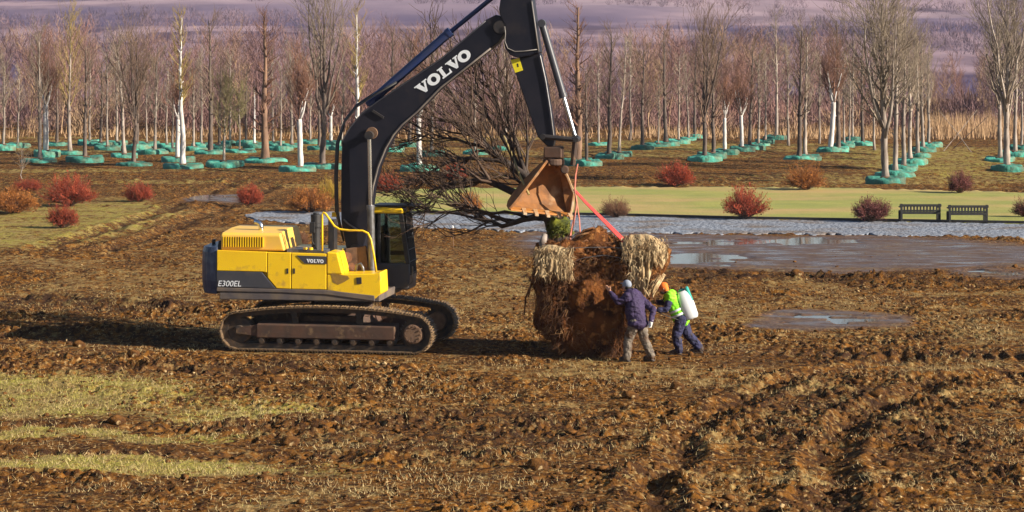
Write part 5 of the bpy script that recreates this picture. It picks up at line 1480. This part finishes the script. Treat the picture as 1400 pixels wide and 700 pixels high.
# burlap remains: cloth lying on the ball, its hem hanging
def drape(a0, a1, b0, b1, nu, nv, fold, hang, seed, name='burlap_cloth', off=.07):
    g_ = np.random.default_rng(seed)
    A, B = np.meshgrid(np.linspace(R(a0), R(a1), nu), np.linspace(R(b0), R(b1), nv))
    jag = (vn(np.linspace(0, 9, nu), np.zeros(nu), seed) - .4) * R(9)
    tt = np.linspace(0, 1, nv)[:, None]
    B = B - jag[None] * (1 - tt)
    f = np.sin(A * fold + 2.5 * vn(A * 6, B * 3, seed + 1)) * .07 + (vn(A * 14, B * 10, seed + 2) - .5) * .10
    G = ballpt(A, B, off, .5)
    dirn = G - BC; dirn /= np.linalg.norm(dirn, axis=-1)[..., None]
    G = G + dirn * f[..., None]
    w = MB(); w.grid(G)
    return w.build(name, M['burlap'], ut, smooth=True, solid=.015)
def cloth(top, bot, depth, nv, folds, amp, seed, bulge=.25):
    """a hanging sheet of sacking between a top edge and a ragged hem"""
    nu = 60
    t = np.linspace(0, 1, nu)
    T_ = np.stack([np.interp(t, np.linspace(0, 1, len(top)), [q[k_] for q in top]) for k_ in (0, 1)], 1)
    B_ = np.stack([np.interp(t, np.linspace(0, 1, len(bot)), [q[k_] for q in bot]) for k_ in (0, 1)], 1)
    B_[:, 1] += (vn(t * 13, t * 0, seed) - .5) * 9
    G = []
    for s_ in np.linspace(0, 1, nv):
        row = []
        for k_ in range(nu):
            x_, y_ = T_[k_] * (1 - s_) + B_[k_] * s_
            f = math.sin(t[k_] * folds * 6.28 + 2.2 * float(vn(t[k_] * 5, s_ * 1.2, seed + 1))) * amp * (.35 + .65 * s_)
            f += (float(fbm(t[k_] * 9, s_ * 5, 3, seed + 2)) - .5) * .14
            d_ = depth + bulge * (2 * t[k_] - 1) ** 2 + .55 * (1 - s_) ** 2.5 + f
            row.append(at(x_, y_, d_))
        G.append(row)
    w = MB(); w.grid(G)
    return w.build('burlap_cloth', M['burlap'], ut, smooth=True, solid=.015)
cloth([(846, 330), (862, 321), (884, 320), (900, 328), (912, 336)], [(853, 352), (862, 392), (877, 398), (884, 396), (893, 356), (905, 372), (913, 350)], 53.2, 26, 6.5, .055, 3, .35)
cloth([(731, 346), (740, 336), (756, 335), (770, 341), (782, 352)], [(733, 364), (738, 376), (752, 374), (766, 378), (780, 372)], 53.15, 18, 5.5, .05, 9, .25)
cloth([(900, 372), (906, 373), (910, 376)], [(884, 399), (889, 402), (895, 404)], 53.4, 12, 2, .03, 17, .05)
# loose threads along the torn cloth
n_ = 900
tx_ = np.concatenate((g.uniform(850, 913, 1500), g.uniform(732, 784, 1100))); ty_ = np.concatenate((g.uniform(322, 400, 1500), g.uniform(336, 378, 1100)))
k_ = (tx_ < 800) | (ty_ < 358) | (np.abs(tx_ - 872) < 13)
tx_, ty_ = tx_[k_], ty_[k_]; n_ = len(tx_)
a_ = np.array([at(x_, y_, 53.12 + g.uniform(0, .25)) for x_, y_ in zip(tx_, ty_)])
b_ = a_ + np.stack((g.normal(size=n_) * .06, g.normal(size=n_) * .05, -g.uniform(.04, .22, n_)), 1); sd_ = g.normal(size=(n_, 3)) * .007
mesh_np('burlap_threads', np.stack((a_ - sd_, a_ + sd_, b_), 1).reshape(-1, 3), np.arange(3 * n_).reshape(-1, 3), M['burlap'], ut)['kind'] = 'stuff'
# fuller clumps of gathered cloth
def clump(x, y, Y, rx, ry, rz, seed):
    c = at(x, y, Y)
    th, pp = np.meshgrid(np.linspace(0, 2 * math.pi, 40, endpoint=False), np.linspace(.05, math.pi - .05, 24))
    d = np.stack((np.sin(pp) * np.cos(th), np.sin(pp) * np.sin(th), np.cos(pp)), -1)
    f = 1 + .07 * np.sin(th * 13 + 4 * vn(th, pp * 2, seed)) * np.sin(pp) + .4 * (fbm(d[..., 0] * 2.5 + 9, d[..., 2] * 2.5 + d[..., 1], 3, seed) - .5)
    P = c + d * f[..., None] * np.array((rx, ry, rz))
    b_, a_ = P.shape[:2]
    w = MB(); w.add(P.reshape(-1, 3), [(u * a_ + v, (u + 1) * a_ + v, (u + 1) * a_ + (v + 1) % a_, u * a_ + (v + 1) % a_) for u in range(b_ - 1) for v in range(a_)] + [tuple(range(a_)), tuple(range((b_ - 1) * a_, b_ * a_))])
    w.build('gathered_burlap', M['burlap'], ut, smooth=True)
clump(755, 350, 53.65, .38, .34, .26, 11)
clump(876, 331, 54.05, .40, .45, .17, 13)
# binding wire round the top of the ball
w = MB(); w.tube([at(x, y, 53.35 + .002 * abs(x - 810)) for x, y in ((752, 344), (775, 339.5), (800, 338.5), (830, 338), (852, 339.5))], .010, 6); w.build('binding_wire', M['steel'], ut)
w = MB(); w.tube([at(x, y, 53.3 + .002 * abs(x - 810)) for x, y in ((788, 356), (800, 352), (826, 349), (846, 352), (858, 358))], .008, 6); w.build('binding_wire', M['steel'], ut)
# trunk and limbs
TD = 55.35
tp = [(770, 345, 54.9), (763, 322, 55.1), (755, 300, 55.3), (744, 283, 55.45), (733, 266, 55.6), (722, 252, 55.75)]
tpw = np.array([at(q[0], q[1], q[2] + .55) for q in tp]); trr = np.array((.30, .24, .20, .175, .15, .12))
m_ = MB(); m_.tube(tpw, trr, 12)
m_.build('trunk', M['bark'], ut, smooth=True)
m_ = MB(); c_ = at(764, 312, 55.5); m_.ell(c_, .26, .20, .25, n=18, m=12)
mo = m_.build('moss', M['moss'], ut, smooth=True)
me = mo.data
co = np.zeros(len(me.vertices) * 3, np.float32); me.vertices.foreach_get('co', co); co = co.reshape(-1, 3)
cc = co.mean(0); co = cc + (co - cc) * (1 + 1.2 * (np.stack([vn(co[:, 0] * 9 + 50, co[:, 2] * 9 + 50, 3)] * 3, 1) - .5)); me.vertices.foreach_set('co', co.ravel())
n_ = 1500
d_ = g.normal(size=(n_, 3)); d_ /= np.linalg.norm(d_, axis=1)[:, None]
a_ = c_ + d_ * np.array((.25, .19, .24)) * g.uniform(.75, 1.1, (n_, 1)); sd_ = g.normal(size=(n_, 3)) * .010
mesh_np('moss_tufts', np.stack((a_ - sd_, a_ + sd_, a_ + d_ * .05 + g.normal(size=(n_, 3)) * .03), 1).reshape(-1, 3), np.arange(3 * n_).reshape(-1, 3), M['moss'], mo)['kind'] = 'stuff'
LIMB = [  # (points x, y, depth), base radius
    ([(733, 266, 55.6), (714, 240, 55.9), (692, 220, 56.1), (668, 203, 56.3), (648, 188, 56.4), (622, 172, 56.5), (590, 158, 56.6)], .115),
    ([(726, 258, 55.7), (712, 232, 56.2), (700, 208, 56.5), (682, 178, 56.8), (664, 150, 57.0), (645, 122, 57.2), (632, 100, 57.3)], .085),
    ([(722, 252, 55.75), (716, 224, 56.2), (704, 190, 56.6), (694, 156, 56.9), (688, 120, 57.2), (682, 92, 57.3), (680, 70, 57.4)], .07),
    ([(738, 274, 55.5), (712, 268, 55.8), (690, 258, 56.0), (664, 249, 56.2), (640, 247, 56.3), (612, 254, 56.4), (585, 262, 56.5)], .115),
    ([(752, 298, 55.3), (724, 297, 55.5), (704, 303, 55.6), (688, 309, 55.7), (668, 302, 55.8), (640, 292, 55.9), (600, 289, 56.0)], .085),
    ([(728, 260, 55.65), (722, 236, 56.0), (720, 210, 56.3), (718, 186, 56.5), (722, 160, 56.7), (730, 140, 56.9)], .05),
    ([(700, 226, 56.0), (672, 220, 56.2), (640, 216, 56.3), (612, 222, 56.5), (590, 236, 56.6), (572, 246, 56.7)], .06),
    ([(690, 220, 56.1), (664, 196, 56.4), (642, 160, 56.7), (618, 128, 57.0), (602, 108, 57.2), (590, 92, 57.3)], .06),
    ([(668, 203, 56.3), (640, 196, 56.5), (610, 186, 56.6), (586, 184, 56.7), (566, 186, 56.8)], .045),
    ([(700, 208, 56.5), (690, 176, 56.8), (676, 140, 57.1), (664, 112, 57.4), (656, 90, 57.5)], .05),
    ([(735, 275, 55.5), (722, 258, 55.3), (706, 242, 55.1), (694, 226, 55.0), (680, 214, 54.9)], .05),
    ([(720, 297, 55.5), (690, 292, 55.4), (650, 290, 55.4), (610, 289, 55.5), (570, 288.5, 55.6)], .04),
    ([(682, 208, 56.2), (650, 206, 56.6), (628, 232, 57.0), (600, 268, 57.2), (580, 285, 57.3)], .035),
]
P_, R_ = [], []
for pts, rb_ in LIMB:
    m_ = MB()
    q = np.array([at(p[0], p[1], p[2] + .55) for p in pts])
    x = np.linspace(0, len(q) - 1, 9); xi = np.minimum(x.astype(int), len(q) - 2); f = (x - xi)[:, None]
    q = q[xi] * (1 - f) + q[xi + 1] * f
    q[1:-1] += g.normal(size=(7, 3)) * .03
    rr_ = rb_ * np.linspace(1, .22, 9)
    m_.tube(q, rr_, 8)
    P_.append(q); R_.append(rr_)
    m_.build('limb', M['bark'], ut, smooth=True)
P_, R_ = np.array(P_), np.array(R_)
l1 = grow(P_, R_, 12, 1.5, .55, .42, 6, .30, 1, .045, .6, .017, .45, g)
l2 = grow(*l1, 5, .75, .5, .3, 5, .2, 1, .05, .6, .011, .3, g)
l3 = grow(*l2, 3, .36, .5, .25, 3, .2, 1, .05, .6, .006, .2, g)
mesh_np('crown', *lines_mesh([l1, l2, l3], 4), M['ccrown'], ut)
m_ = MB(); m_.tube([at(689, 186, 56.6), at(700, 212, 55.9), at(712, 243, 55.1), at(723, 266, 54.75)], [.018, .024, .028, .03], 8); m_.build('split_branch', M['cut'], ut)
m_ = MB(); m_.tube([at(745, 322, 54.6), at(742, 334, 54.4), at(748, 345, 54.2)], [.07, .10, .10], 10); m_.build('peeled_root', M['tpale'], ut, smooth=True)

# lifting slings
def strap(name, pts, wds, m, label, thick=.014):
    w = MB()
    P = np.array([at(*p) for p in pts])
    for a, b, wa, wb in zip(P[:-1], P[1:], wds[:-1], wds[1:]):
        d = b - a; d /= np.linalg.norm(d)
        sd = np.cross(d, (0.65, -0.75, 0)); sd /= np.linalg.norm(sd); nn = np.cross(d, sd)
        w.prism([a + sd * wa / 2 * i + nn * thick / 2 * j for i, j in ((-1, -1), (1, -1), (1, 1), (-1, 1))], [b + sd * wb / 2 * i + nn * thick / 2 * j for i, j in ((-1, -1), (1, -1), (1, 1), (-1, 1))])
    return tag(w.build(name, M[m], loc=P[-1]), label, 'sling', 'slings holding the root ball')
strap('lifting_sling', [(785, 259, 54.95), (800, 276, 54.7), (825, 301, 54.3), (852, 328, 53.9), (862, 345, 53.85)], [.07, .09, .12, .14, .13], 'red', 'broad red webbing sling slanting down from the bucket to the root ball')
strap('lifting_sling', [(786, 257, 54.95), (788, 280, 54.7), (784, 304, 54.4), (779, 328, 54.1), (775, 346, 54.1)], [.05, .05, .06, .06, .06], 'pink', 'narrow faded red sling hanging straight down from the bucket')
strap('lifting_sling', [(790, 224, 55.0), (787, 240, 55.0), (786, 258, 54.95), (792, 300, 54.35), (794, 332, 53.95)], [.03, .04, .04, .035, .035], 'pink', 'thin pale strap hanging right beside the narrow faded sling')

# stake with a white tip
sp0 = gp(620, 337)
t = thing('marker_stake', sp0, 'thin marker stake with a white tip right of the cab', 'stake')
m_ = MB(); m_.cyl(sp0 - np.array((0, 0, .2)), sp0 + np.array((-.02, 0, .66)), .012, 6); m_.build('shaft', M['tbrown'], t)
m_ = MB(); m_.box(sp0 + np.array((-.02, 0, .70)), .06, .05, .10); m_.build('tip', M['decal'], t, bevel=.01)

# ------------------------------------------------------------------ people
def solid_skin(name, mb, m, parent, voxel=.012, smooth_it=4, folds=0.0):
    o = mb.build(name, m, parent)
    md = o.modifiers.new('r', 'REMESH'); md.mode = 'VOXEL'; md.voxel_size = voxel; md.use_smooth_shade = True
    md = o.modifiers.new('s', 'SMOOTH'); md.iterations = smooth_it; md.factor = .5
    bake(o)
    if folds:
        me = o.data; n = len(me.vertices)
        co = np.zeros(n * 3, np.float32); me.vertices.foreach_get('co', co); co = co.reshape(-1, 3)
        no = np.zeros(n * 3, np.float32); me.vertices.foreach_get('normal', no); no = no.reshape(-1, 3)
        f = (1 - np.abs(2 * fbm(co[:, 0] * 9 + co[:, 1] * 5 + 40, co[:, 2] * 13 + 40, 3, 611) - 1)) - .6
        me.vertices.foreach_set('co', (co + no * (f * folds)[:, None]).astype(np.float32).ravel()); me.update()
    return o
def limb(mb, pts, rad):
    for a, b, r0, r1 in zip(pts[:-1], pts[1:], rad[:-1], rad[1:]): mb.capsule(a, b, r0, r1)
def nz_(v):
    v = np.asarray(v, float); return v / (np.linalg.norm(v) + 1e-9)
def hand(mb, wrist, d, side, curl=.5, k=1.0):
    """palm, four unequal bent fingers and a thumb; d: pointing direction, side: towards the thumb"""
    d = nz_(d); side = nz_(side - d * np.dot(side, d)); nrm = np.cross(d, side)
    pc = wrist + d * .05
    mb.ell(pc, .050 * k, .042 * k, .022 * k, (d, side, nrm), 12, 8)
    for q, (o_, ln) in enumerate(((.030, .072), (.010, .080), (-.010, .075), (-.030, .060))):
        a = wrist + d * .085 + side * o_
        b = a + d * ln * .5 - nrm * ln * .25 * curl
        c = b + d * ln * .30 * (1 - .6 * curl) - nrm * ln * .4 * curl
        e = c + d * ln * .15 * (1 - curl) - nrm * ln * .25
        limb(mb, (a, b, c, e), (.0105 * k, .010 * k, .0092 * k, .008 * k))
    a = wrist + d * .025 + side * .035
    limb(mb, (a, a + side * .03 + d * .02, a + side * .038 + d * .05 - nrm * .012), (.013 * k, .0115 * k, .009 * k))
def head(mb, c, fwd, up):
    fwd = nz_(fwd); up = nz_(up - fwd * np.dot(up, fwd)); sd = np.cross(up, fwd)
    mb.ell(c + up * .02 - fwd * .01, .098, .077, .112, (fwd, sd, up), 18, 12)
    mb.ell(c - up * .055 + fwd * .03, .065, .058, .065, (fwd, sd, up), 14, 10)
    mb.capsule(c + fwd * .088 + up * .012, c + fwd * .108 - up * .022, .010, .016)            # nose
    mb.ell(c + fwd * .086 - up * .062, .014, .026, .012, (fwd, sd, up), 10, 6)                # lips
    mb.ell(c + fwd * .075 - up * .098, .022, .028, .018, (fwd, sd, up), 10, 6)                # chin
    for s in (-1, 1):
        mb.ell(c + sd * s * .078 - fwd * .01 - up * .01, .022, .012, .034, (fwd, sd, up), 10, 8)   # ears
        mb.ell(c + fwd * .078 + sd * s * .032 + up * .030, .016, .024, .010, (fwd, sd, up), 10, 6)  # brows
def eyes(c, fwd, up, par):
    fwd = nz_(fwd); up = nz_(up - fwd * np.dot(up, fwd)); sd = np.cross(up, fwd)
    for s in (-1, 1):
        m = MB(); m.ell(c + fwd * .084 + sd * s * .032 + up * .008, .012, .014, .009, (fwd, sd, up), 10, 8); m.build('eye', M['hair'], par, smooth=True)

# --- worker in the purple jacket
Y1 = 52.9
def p1(x, y, dy=0.0): return at(x, y, Y1 + dy)
base = (p1(874, 494) * np.array((1, 1, 0)))
pa = thing('person', base, 'worker in purple jacket and grey trousers pushing against the root ball', 'person')
fw = nz_((-.72, .62, 0)); lf = np.array((-fw[1], fw[0], 0.0))
hipc, shc = p1(872.5, 441, .02), p1(864.5, 406, .12)
hl, hr_ = hipc + lf * .10, hipc - lf * .10
sl_, sr_ = shc + lf * .19, shc - lf * .19
fl, fr_ = p1(857.5, 489.5, -.05), p1(890.5, 490.5, .0)
fl[2], fr_[2] = .09, .10
kl, kr = (hl + fl) / 2 + fw * .09 + np.array((0, 0, .02)), (hr_ + fr_) / 2 + fw * .05
hc = p1(856.5, 391, .22)
lh, rh_ = p1(834, 398, .12), p1(890, 441, -.12)
le = p1(845, 413, -.02); re_ = p1(893, 423, .02)
b = MB()
limb(b, (hipc, (hipc + shc) / 2, shc), (.145, .135, .15)); limb(b, (sl_, sr_), (.085, .085)); limb(b, (shc, hc - np.array((0, 0, .06))), (.065, .056))
head(b, hc, fw + np.array((0, 0, -.15)), np.array((0, 0, 1.0)))
limb(b, (sl_, le, lh), (.062, .046, .030)); limb(b, (sr_, re_, rh_), (.062, .046, .030))
hand(b, lh, lh - le, np.array((0, 0, 1.0)), .35); hand(b, rh_, rh_ - re_, fw, .7)
for h_, k_, f_ in ((hl, kl, fl), (hr_, kr, fr_)):
    limb(b, (h_, k_, f_), (.095, .062, .045)); limb(b, (f_, f_ + fw * .16 - np.array((0, 0, .05))), (.048, .034))
bd = solid_skin('body', b, M['skin'], pa, .009, 3)
eyes(hc, fw + np.array((0, 0, -.15)), np.array((0, 0, 1.0)), bd)
b = MB()
limb(b, (hipc + np.array((0, 0, .02)), (hipc + shc) / 2, shc), (.20, .20, .20))
b.ell((hipc + shc) / 2, .20, .25, .36, (fw, lf, np.array((0, 0, 1.0))))
b.ell(hipc + np.array((0, 0, -.02)), .215, .26, .13, (fw, lf, np.array((0, 0, 1.0))))
limb(b, (sl_, sr_), (.115, .115)); limb(b, (shc, shc + np.array((0, 0, .10)) + fw * .03), (.10, .085))
limb(b, (sl_, le, le + (lh - le) * .88), (.092, .070, .052)); limb(b, (sr_, re_, re_ + (rh_ - re_) * .85), (.092, .070, .052))
solid_skin('jacket', b, M['purple'], pa, .013, folds=.035)
b = MB()
limb(b, (hl, hr_), (.135, .135))
for h_, k_, f_ in ((hl, kl, fl), (hr_, kr, fr_)):
    limb(b, (h_, k_, f_ + np.array((0, 0, .02))), (.13, .098, .082))
solid_skin('trousers', b, M['khaki'], pa, .013, folds=.035)
for f_ in (fl, fr_):
    b = MB(); limb(b, (f_ + np.array((0, 0, .10)), f_ - np.array((0, 0, .015)), f_ + fw * .17 - np.array((0, 0, .045))), (.062, .066, .05)); b.box(f_ + fw * .06 - np.array((0, 0, .085)), .28, .10, .03, (fw, lf, np.array((0, 0, 1.0))))
    solid_skin('boot', b, M['boot'], pa, .012, 2)
up = np.array((0, 0, 1.0))
b = MB(); b.ell(hc + up * .035 - fw * .015, .112, .095, .105, (fw, lf, up)); b.ell(hc + up * .055 + fw * .10, .07, .075, .014, (fw, lf, up)); solid_skin('cap', b, M['gcap'], pa, .010, 2)
b = MB(); b.ell(hc - up * .02 - fw * .04, .075, .086, .075, (fw, lf, up)); b.build('hair', M['hair'], pa, smooth=True)
b = MB(); hand(b, rh_, rh_ - re_, fw, .7, 1.12); limb(b, (rh_ - nz_(rh_ - re_) * .06, rh_), (.045, .042)); solid_skin('glove', b, M['glove'], pa, .010, 2)

# --- worker in the lime vest with a knapsack sprayer
Y2 = 54.2
def p2(x, y, dy=0.0): return at(x, y, Y2 + dy)
pb = thing('person', p2(938, 484) * np.array((1, 1, 0)), 'worker in lime hi-vis vest and navy trousers leaning towards the root ball', 'person')
fw = nz_((-.97, .10, 0)); lf = np.array((-fw[1], fw[0], 0.0))
hipc, shc = p2(931.5, 436), p2(917, 406)
hl, hr_ = hipc + lf * .10, hipc - lf * .10
sl_, sr_ = shc + lf * .18, shc - lf * .18
fl, fr_ = p2(928, 479, -.12), p2(956.5, 479, .10)
fl[2], fr_[2] = .09, .10
kl, kr = (hl + fl) / 2 + fw * .08, (hr_ + fr_) / 2 + fw * .07
hc = p2(906.5, 394); hf = fw + np.array((0, 0, -.35))
lh, rh_ = p2(899, 424, -.25), p2(897, 413, .18)
le, re_ = p2(911, 423, -.24), p2(908, 414, .22)
b = MB()
limb(b, (hipc, (hipc + shc) / 2, shc), (.14, .135, .145)); limb(b, (sl_, sr_), (.08, .08)); limb(b, (shc, hc - up * .05), (.062, .055))
head(b, hc, hf, up)
limb(b, (sl_, le, lh), (.06, .045, .03)); limb(b, (sr_, re_, rh_), (.06, .045, .03))
hand(b, lh, fw, up, .85); hand(b, rh_, fw, up, .6)
for h_, k_, f_ in ((hl, kl, fl), (hr_, kr, fr_)):
    limb(b, (h_, k_, f_), (.092, .06, .045)); limb(b, (f_, f_ + fw * .16 - up * .05), (.046, .033))
bd = solid_skin('body', b, M['skin'], pb, .009, 3)
eyes(hc, hf, up, bd)
b = MB()
for s_, e_, h_ in ((sl_, le, lh), (sr_, re_, rh_)): limb(b, (s_, e_, e_ + (h_ - e_) * .85), (.085, .066, .05))
limb(b, (sl_, sr_), (.105, .105)); limb(b, (shc, hipc), (.155, .155)); limb(b, (shc, shc + (hc - shc) * .45), (.095, .085))
solid_skin('jacket', b, M['ncloth'], pb, .013, folds=.035)
spn = nz_(shc - hipc)
b = MB(); limb(b, (hipc + spn * .0, (hipc + shc) / 2, shc - spn * .02), (.185, .185, .185)); limb(b, (sl_ - lf * .03, sr_ + lf * .03), (.14, .14))
b.ell(hipc - spn * .02, .195, .205, .10, (np.cross(lf, spn), lf, spn))
vest = solid_skin('safety_vest', b, M['vest'], pb, .013, folds=.035)
fx = np.cross(lf, spn)
for q in (.22, .42):
    c_ = hipc + spn * (np.linalg.norm(shc - hipc) * q)
    th = np.linspace(0, 2 * math.pi, 40)
    w = MB(); w.grid([[c_ + fx * .197 * math.cos(t_) + lf * .197 * math.sin(t_) + spn * dz for t_ in th] for dz in (-.025, .025)]); w.build('reflective_band', M['reflect'], vest, smooth=True, solid=.006)
b = MB(); limb(b, (hl, hr_), (.13, .13))
for h_, k_, f_ in ((hl, kl, fl), (hr_, kr, fr_)): limb(b, (h_, k_, f_ + up * .02), (.135, .105, .09))
solid_skin('trousers', b, M['ncloth'], pb, .013, folds=.035)
for f_ in (fl, fr_):
    b = MB(); limb(b, (f_ + up * .10, f_ - up * .015, f_ + fw * .17 - up * .045), (.062, .066, .05)); b.box(f_ + fw * .06 - up * .085, .28, .10, .03, (fw, lf, up)); solid_skin('boot', b, M['boot'], pb, .012, 2)
hf_ = nz_(hf); hu = nz_(up - hf_ * np.dot(up, hf_))
b = MB(); b.ell(hc + hu * .035 - hf_ * .02, .112, .094, .10, (hf_, lf, hu)); b.ell(hc - hf_ * .05 - hu * .03, .075, .09, .09, (hf_, lf, hu)); solid_skin('knit_hat', b, M['orange'], pb, .010, 2)
b = MB(); b.ell(hc - hu * .08 + hf_ * .05, .06, .062, .05, (hf_, lf, hu)); b.build('beard', M['hair'], pb, smooth=True)
b = MB(); hand(b, rh_, fw, up, .6, 1.15); solid_skin('glove', b, M['dglove'], pb, .010, 2)

# --- knapsack sprayer on the back of the second worker
tc_ = p2(938.5, 414) + np.array((0, 0, 0))
ta = nz_(spn + np.array((.08, 0, 0))); tx = nz_(np.cross(lf, ta)); tx = tx if tx[0] > 0 else -tx
ks = thing('knapsack_sprayer', tc_, 'white and teal knapsack sprayer on the back of the worker in the lime vest', 'sprayer')
w = MB()
sec = [(-.37, .13, .19), (-.33, .15, .21), (-.05, .165, .22), (.14, .15, .21), (.25, .12, .18), (.29, .10, .15)]
rings = []
for z_, a_, b_ in sec:
    th = np.arange(20) / 20 * 2 * math.pi
    e_ = .5
    cx_ = np.sign(np.cos(th)) * np.abs(np.cos(th)) ** e_; sy_ = np.sign(np.sin(th)) * np.abs(np.sin(th)) ** e_
    rings.append(tc_ + ta * z_ + cx_[:, None] * tx * a_ + sy_[:, None] * lf * b_)
w.add(np.vstack(rings), [(i * 20 + j, i * 20 + (j + 1) % 20, (i + 1) * 20 + (j + 1) % 20, (i + 1) * 20 + j) for i in range(len(sec) - 1) for j in range(20)] + [tuple(range(20)), tuple(range(100, 120))])
w.build('tank', M['tank'], ks, smooth=True)
w = MB(); w.box(tc_ + ta * .16 + tx * .125, .07, .30, .36, (tx, lf, ta)); w.build('back_panel', M['tealp'], ks, bevel=.025)
w = MB(); w.cyl(tc_ + ta * .25, tc_ + ta * .33, .075, 16); w.build('lid', M['tealp'], ks, bevel=.01)
w = MB()
for s in (-1, 1):
    w = MB(); w.tube([tc_ + ta * .24 - tx * .10 + lf * s * .12, shc + lf * s * .12 + spn * .13, shc + lf * s * .13 - tx * .19, tc_ - ta * .10 - tx * .40 + lf * s * .12, tc_ - ta * .28 - tx * .12 + lf * s * .12], .016, 6)
    w.build('shoulder_strap', M['black'], ks, smooth=True)
w = MB(); w.tube([tc_ - ta * .30 - lf * -.1, tc_ - ta * .36 - tx * .2 + lf * .22, lh + np.array((.12, 0, -.1)), lh + fw * .05], .012, 6); w.build('hose', M['black'], ks, smooth=True)
w = MB(); w.tube([lh + fw * .09 + np.array((.0, 0, .06)), lh + fw * .10 - up * .1, lh + fw * .105 - up * .42], [.014, .011, .009], 6); w.build('spray_lance', M['black'], ks)

# ------------------------------------------------------------------ loose clods and dry grass
def ico():
    bm = bmesh.new(); bmesh.ops.create_icosphere(bm, subdivisions=1, radius=1.0)
    v = np.array([q.co[:] for q in bm.verts]); f = np.array([[x.index for x in q.verts] for q in bm.faces]); bm.free()
    return v, f
IV, IF = ico()
g = np.random.default_rng(31)
n = 26000
y = 33 + (82 - 33) * g.uniform(0, 1, n) ** 1.1; x = g.uniform(-1, 1, n) * (y * .2135 + .6)
cl = .25 + 1.0 * sstep(.42, .62, fbm(x * .5, y * .5, 3, 301))
_, gr_, wt_, dk_ = ground_fields(x, y)
k = g.uniform(0, 1.4, n) < cl * (1 - .6 * gr_) * (1 - .95 * np.clip(wt_ * 1.5, 0, 1)) + .3 * dk_
k &= ~((np.abs(x + 3.9) < 3.2) & (np.abs(y - 55.7) < 2.3))
x, y = x[k][:15000], y[k][:15000]
n = len(x)
z = gz(x, y)
s = np.clip(np.exp(g.normal(-3.95, .5, n)), .011, .085)
V = IV[None] * (1 + g.normal(size=(n, len(IV), 1)) * .38) * (s[:, None, None] * np.stack((g.uniform(.8, 1.6, n), g.uniform(.8, 1.4, n), g.uniform(.5, .95, n)), 1)[:, None])
V = V + np.stack((x, y, z + s * .25), 1)[:, None]
tag(mesh_np('soil_clods', V.reshape(-1, 3), (IF[None] + (np.arange(n) * len(IV))[:, None, None]).reshape(-1, 3), M['clod']), 'crumbs and clods of churned soil strewn over the field', 'soil', kind='stuff')
CL = [(378, 522, .12, 'pale clod standing alone in front of the excavator track'), (160, 578, .13, 'dark pointed clod on the left grass strip'), (396, 606, .14, 'round dark clod at the end of the left grass strip'),
      (735, 640, .15, 'big clod with a dark side below the root ball'), (1090, 380, .17, 'lone dark clod on the churned ridge right of the workers'), (925, 532, .12, 'pale clod in front of the worker in the vest'),
      (862, 545, .13, 'flat dark clod in front of the root ball'), (182, 489, .12, 'clod at the lower rim of the shadow on the left'), (108, 474, .12, 'small lump inside the shadow band on the left'),
      (1200, 545, .14, 'clod beside the rut on the right'), (500, 606, .10, 'small clod right of the grass strips')]
for i, (x_, y_, s_, lab) in enumerate(CL):
    c_ = gp(x_, y_); c_[2] = gz1(c_[0], c_[1])
    bm = bmesh.new(); bmesh.ops.create_icosphere(bm, subdivisions=3, radius=1.0)
    v = np.array([q.co[:] for q in bm.verts]); f = np.array([[q2.index for q2 in q.verts] for q in bm.faces]); bm.free()
    d = 1 + .8 * (fbm(v[:, 0] * 1.7 + i * 7 + 20, v[:, 2] * 1.7 + v[:, 1] * 1.3 + 20, 4, 400 + i) - .5)
    v = v * d[:, None] * s_ * np.array((1.25, 1.0, .85)) + c_ + np.array((0, 0, s_ * .3))
    tag(mesh_np('soil_clod', v, f, M['clod'], loc=c_, smooth=False), lab, 'clod', 'large clods on the field')

def blades(n, seed, yr, wfun, hmin, hmax, width, m, name, label):
    g = np.random.default_rng(seed)
    y = yr[0] + (yr[1] - yr[0]) * g.uniform(0, 1, n) ** 1.2
    x = g.uniform(-1, 1, n) * (y * .2135 + .5)
    _, gr_, wt_, dk_, gn_ = ground_fields(x, y, True)
    k = g.uniform(0, 1, n) < wfun(x, y, gr_, wt_, gn_)
    k &= ~((np.abs(x + 3.9) < 2.9) & (np.abs(y - 55.7) < 1.8))
    x, y = x[k], y[k]; n = len(x)
    z = gz(x, y)
    A = np.stack((x, y, z - .01), 1)
    h = g.uniform(hmin, hmax, n)
    B = A + np.stack((g.normal(size=n) * .6 * h, g.normal(size=n) * .6 * h, h), 1)
    sd = g.normal(size=(n, 3)); sd[:, 2] *= .2; sd /= np.linalg.norm(sd, axis=1)[:, None]
    V = np.stack((A - sd * width, A + sd * width, B), 1).reshape(-1, 3)
    tag(mesh_np(name, V, np.arange(3 * n).reshape(-1, 3), M[m]), label, 'grass', kind='stuff')
blades(230000, 51, (33, 75), lambda x, y, g_, w, e: (.1 + .9 * e) * np.clip((g_ - .28) * .95, 0, .7) * (.3 + .9 * fbm(x * 2.2, y * 2.2, 3, 331)) * (1 - np.clip(w * 2, 0, 1)), .03, .085, .006, 'gblade', 'field_grass', 'short yellow green grass left in patches on the soil')
blades(170000, 53, (33, 70), lambda x, y, g_, w, e: (.05 + .5 * sstep(.55, .75, fbm(x * .6, y * .8, 3, 311)) + .35 * np.clip(g_ - .2, 0, 1)) * (1 - np.clip(w * 2, 0, 1)), .02, .10, .006, 'straw', 'dry_straw', 'dry straw and withered stalks littering the soil')
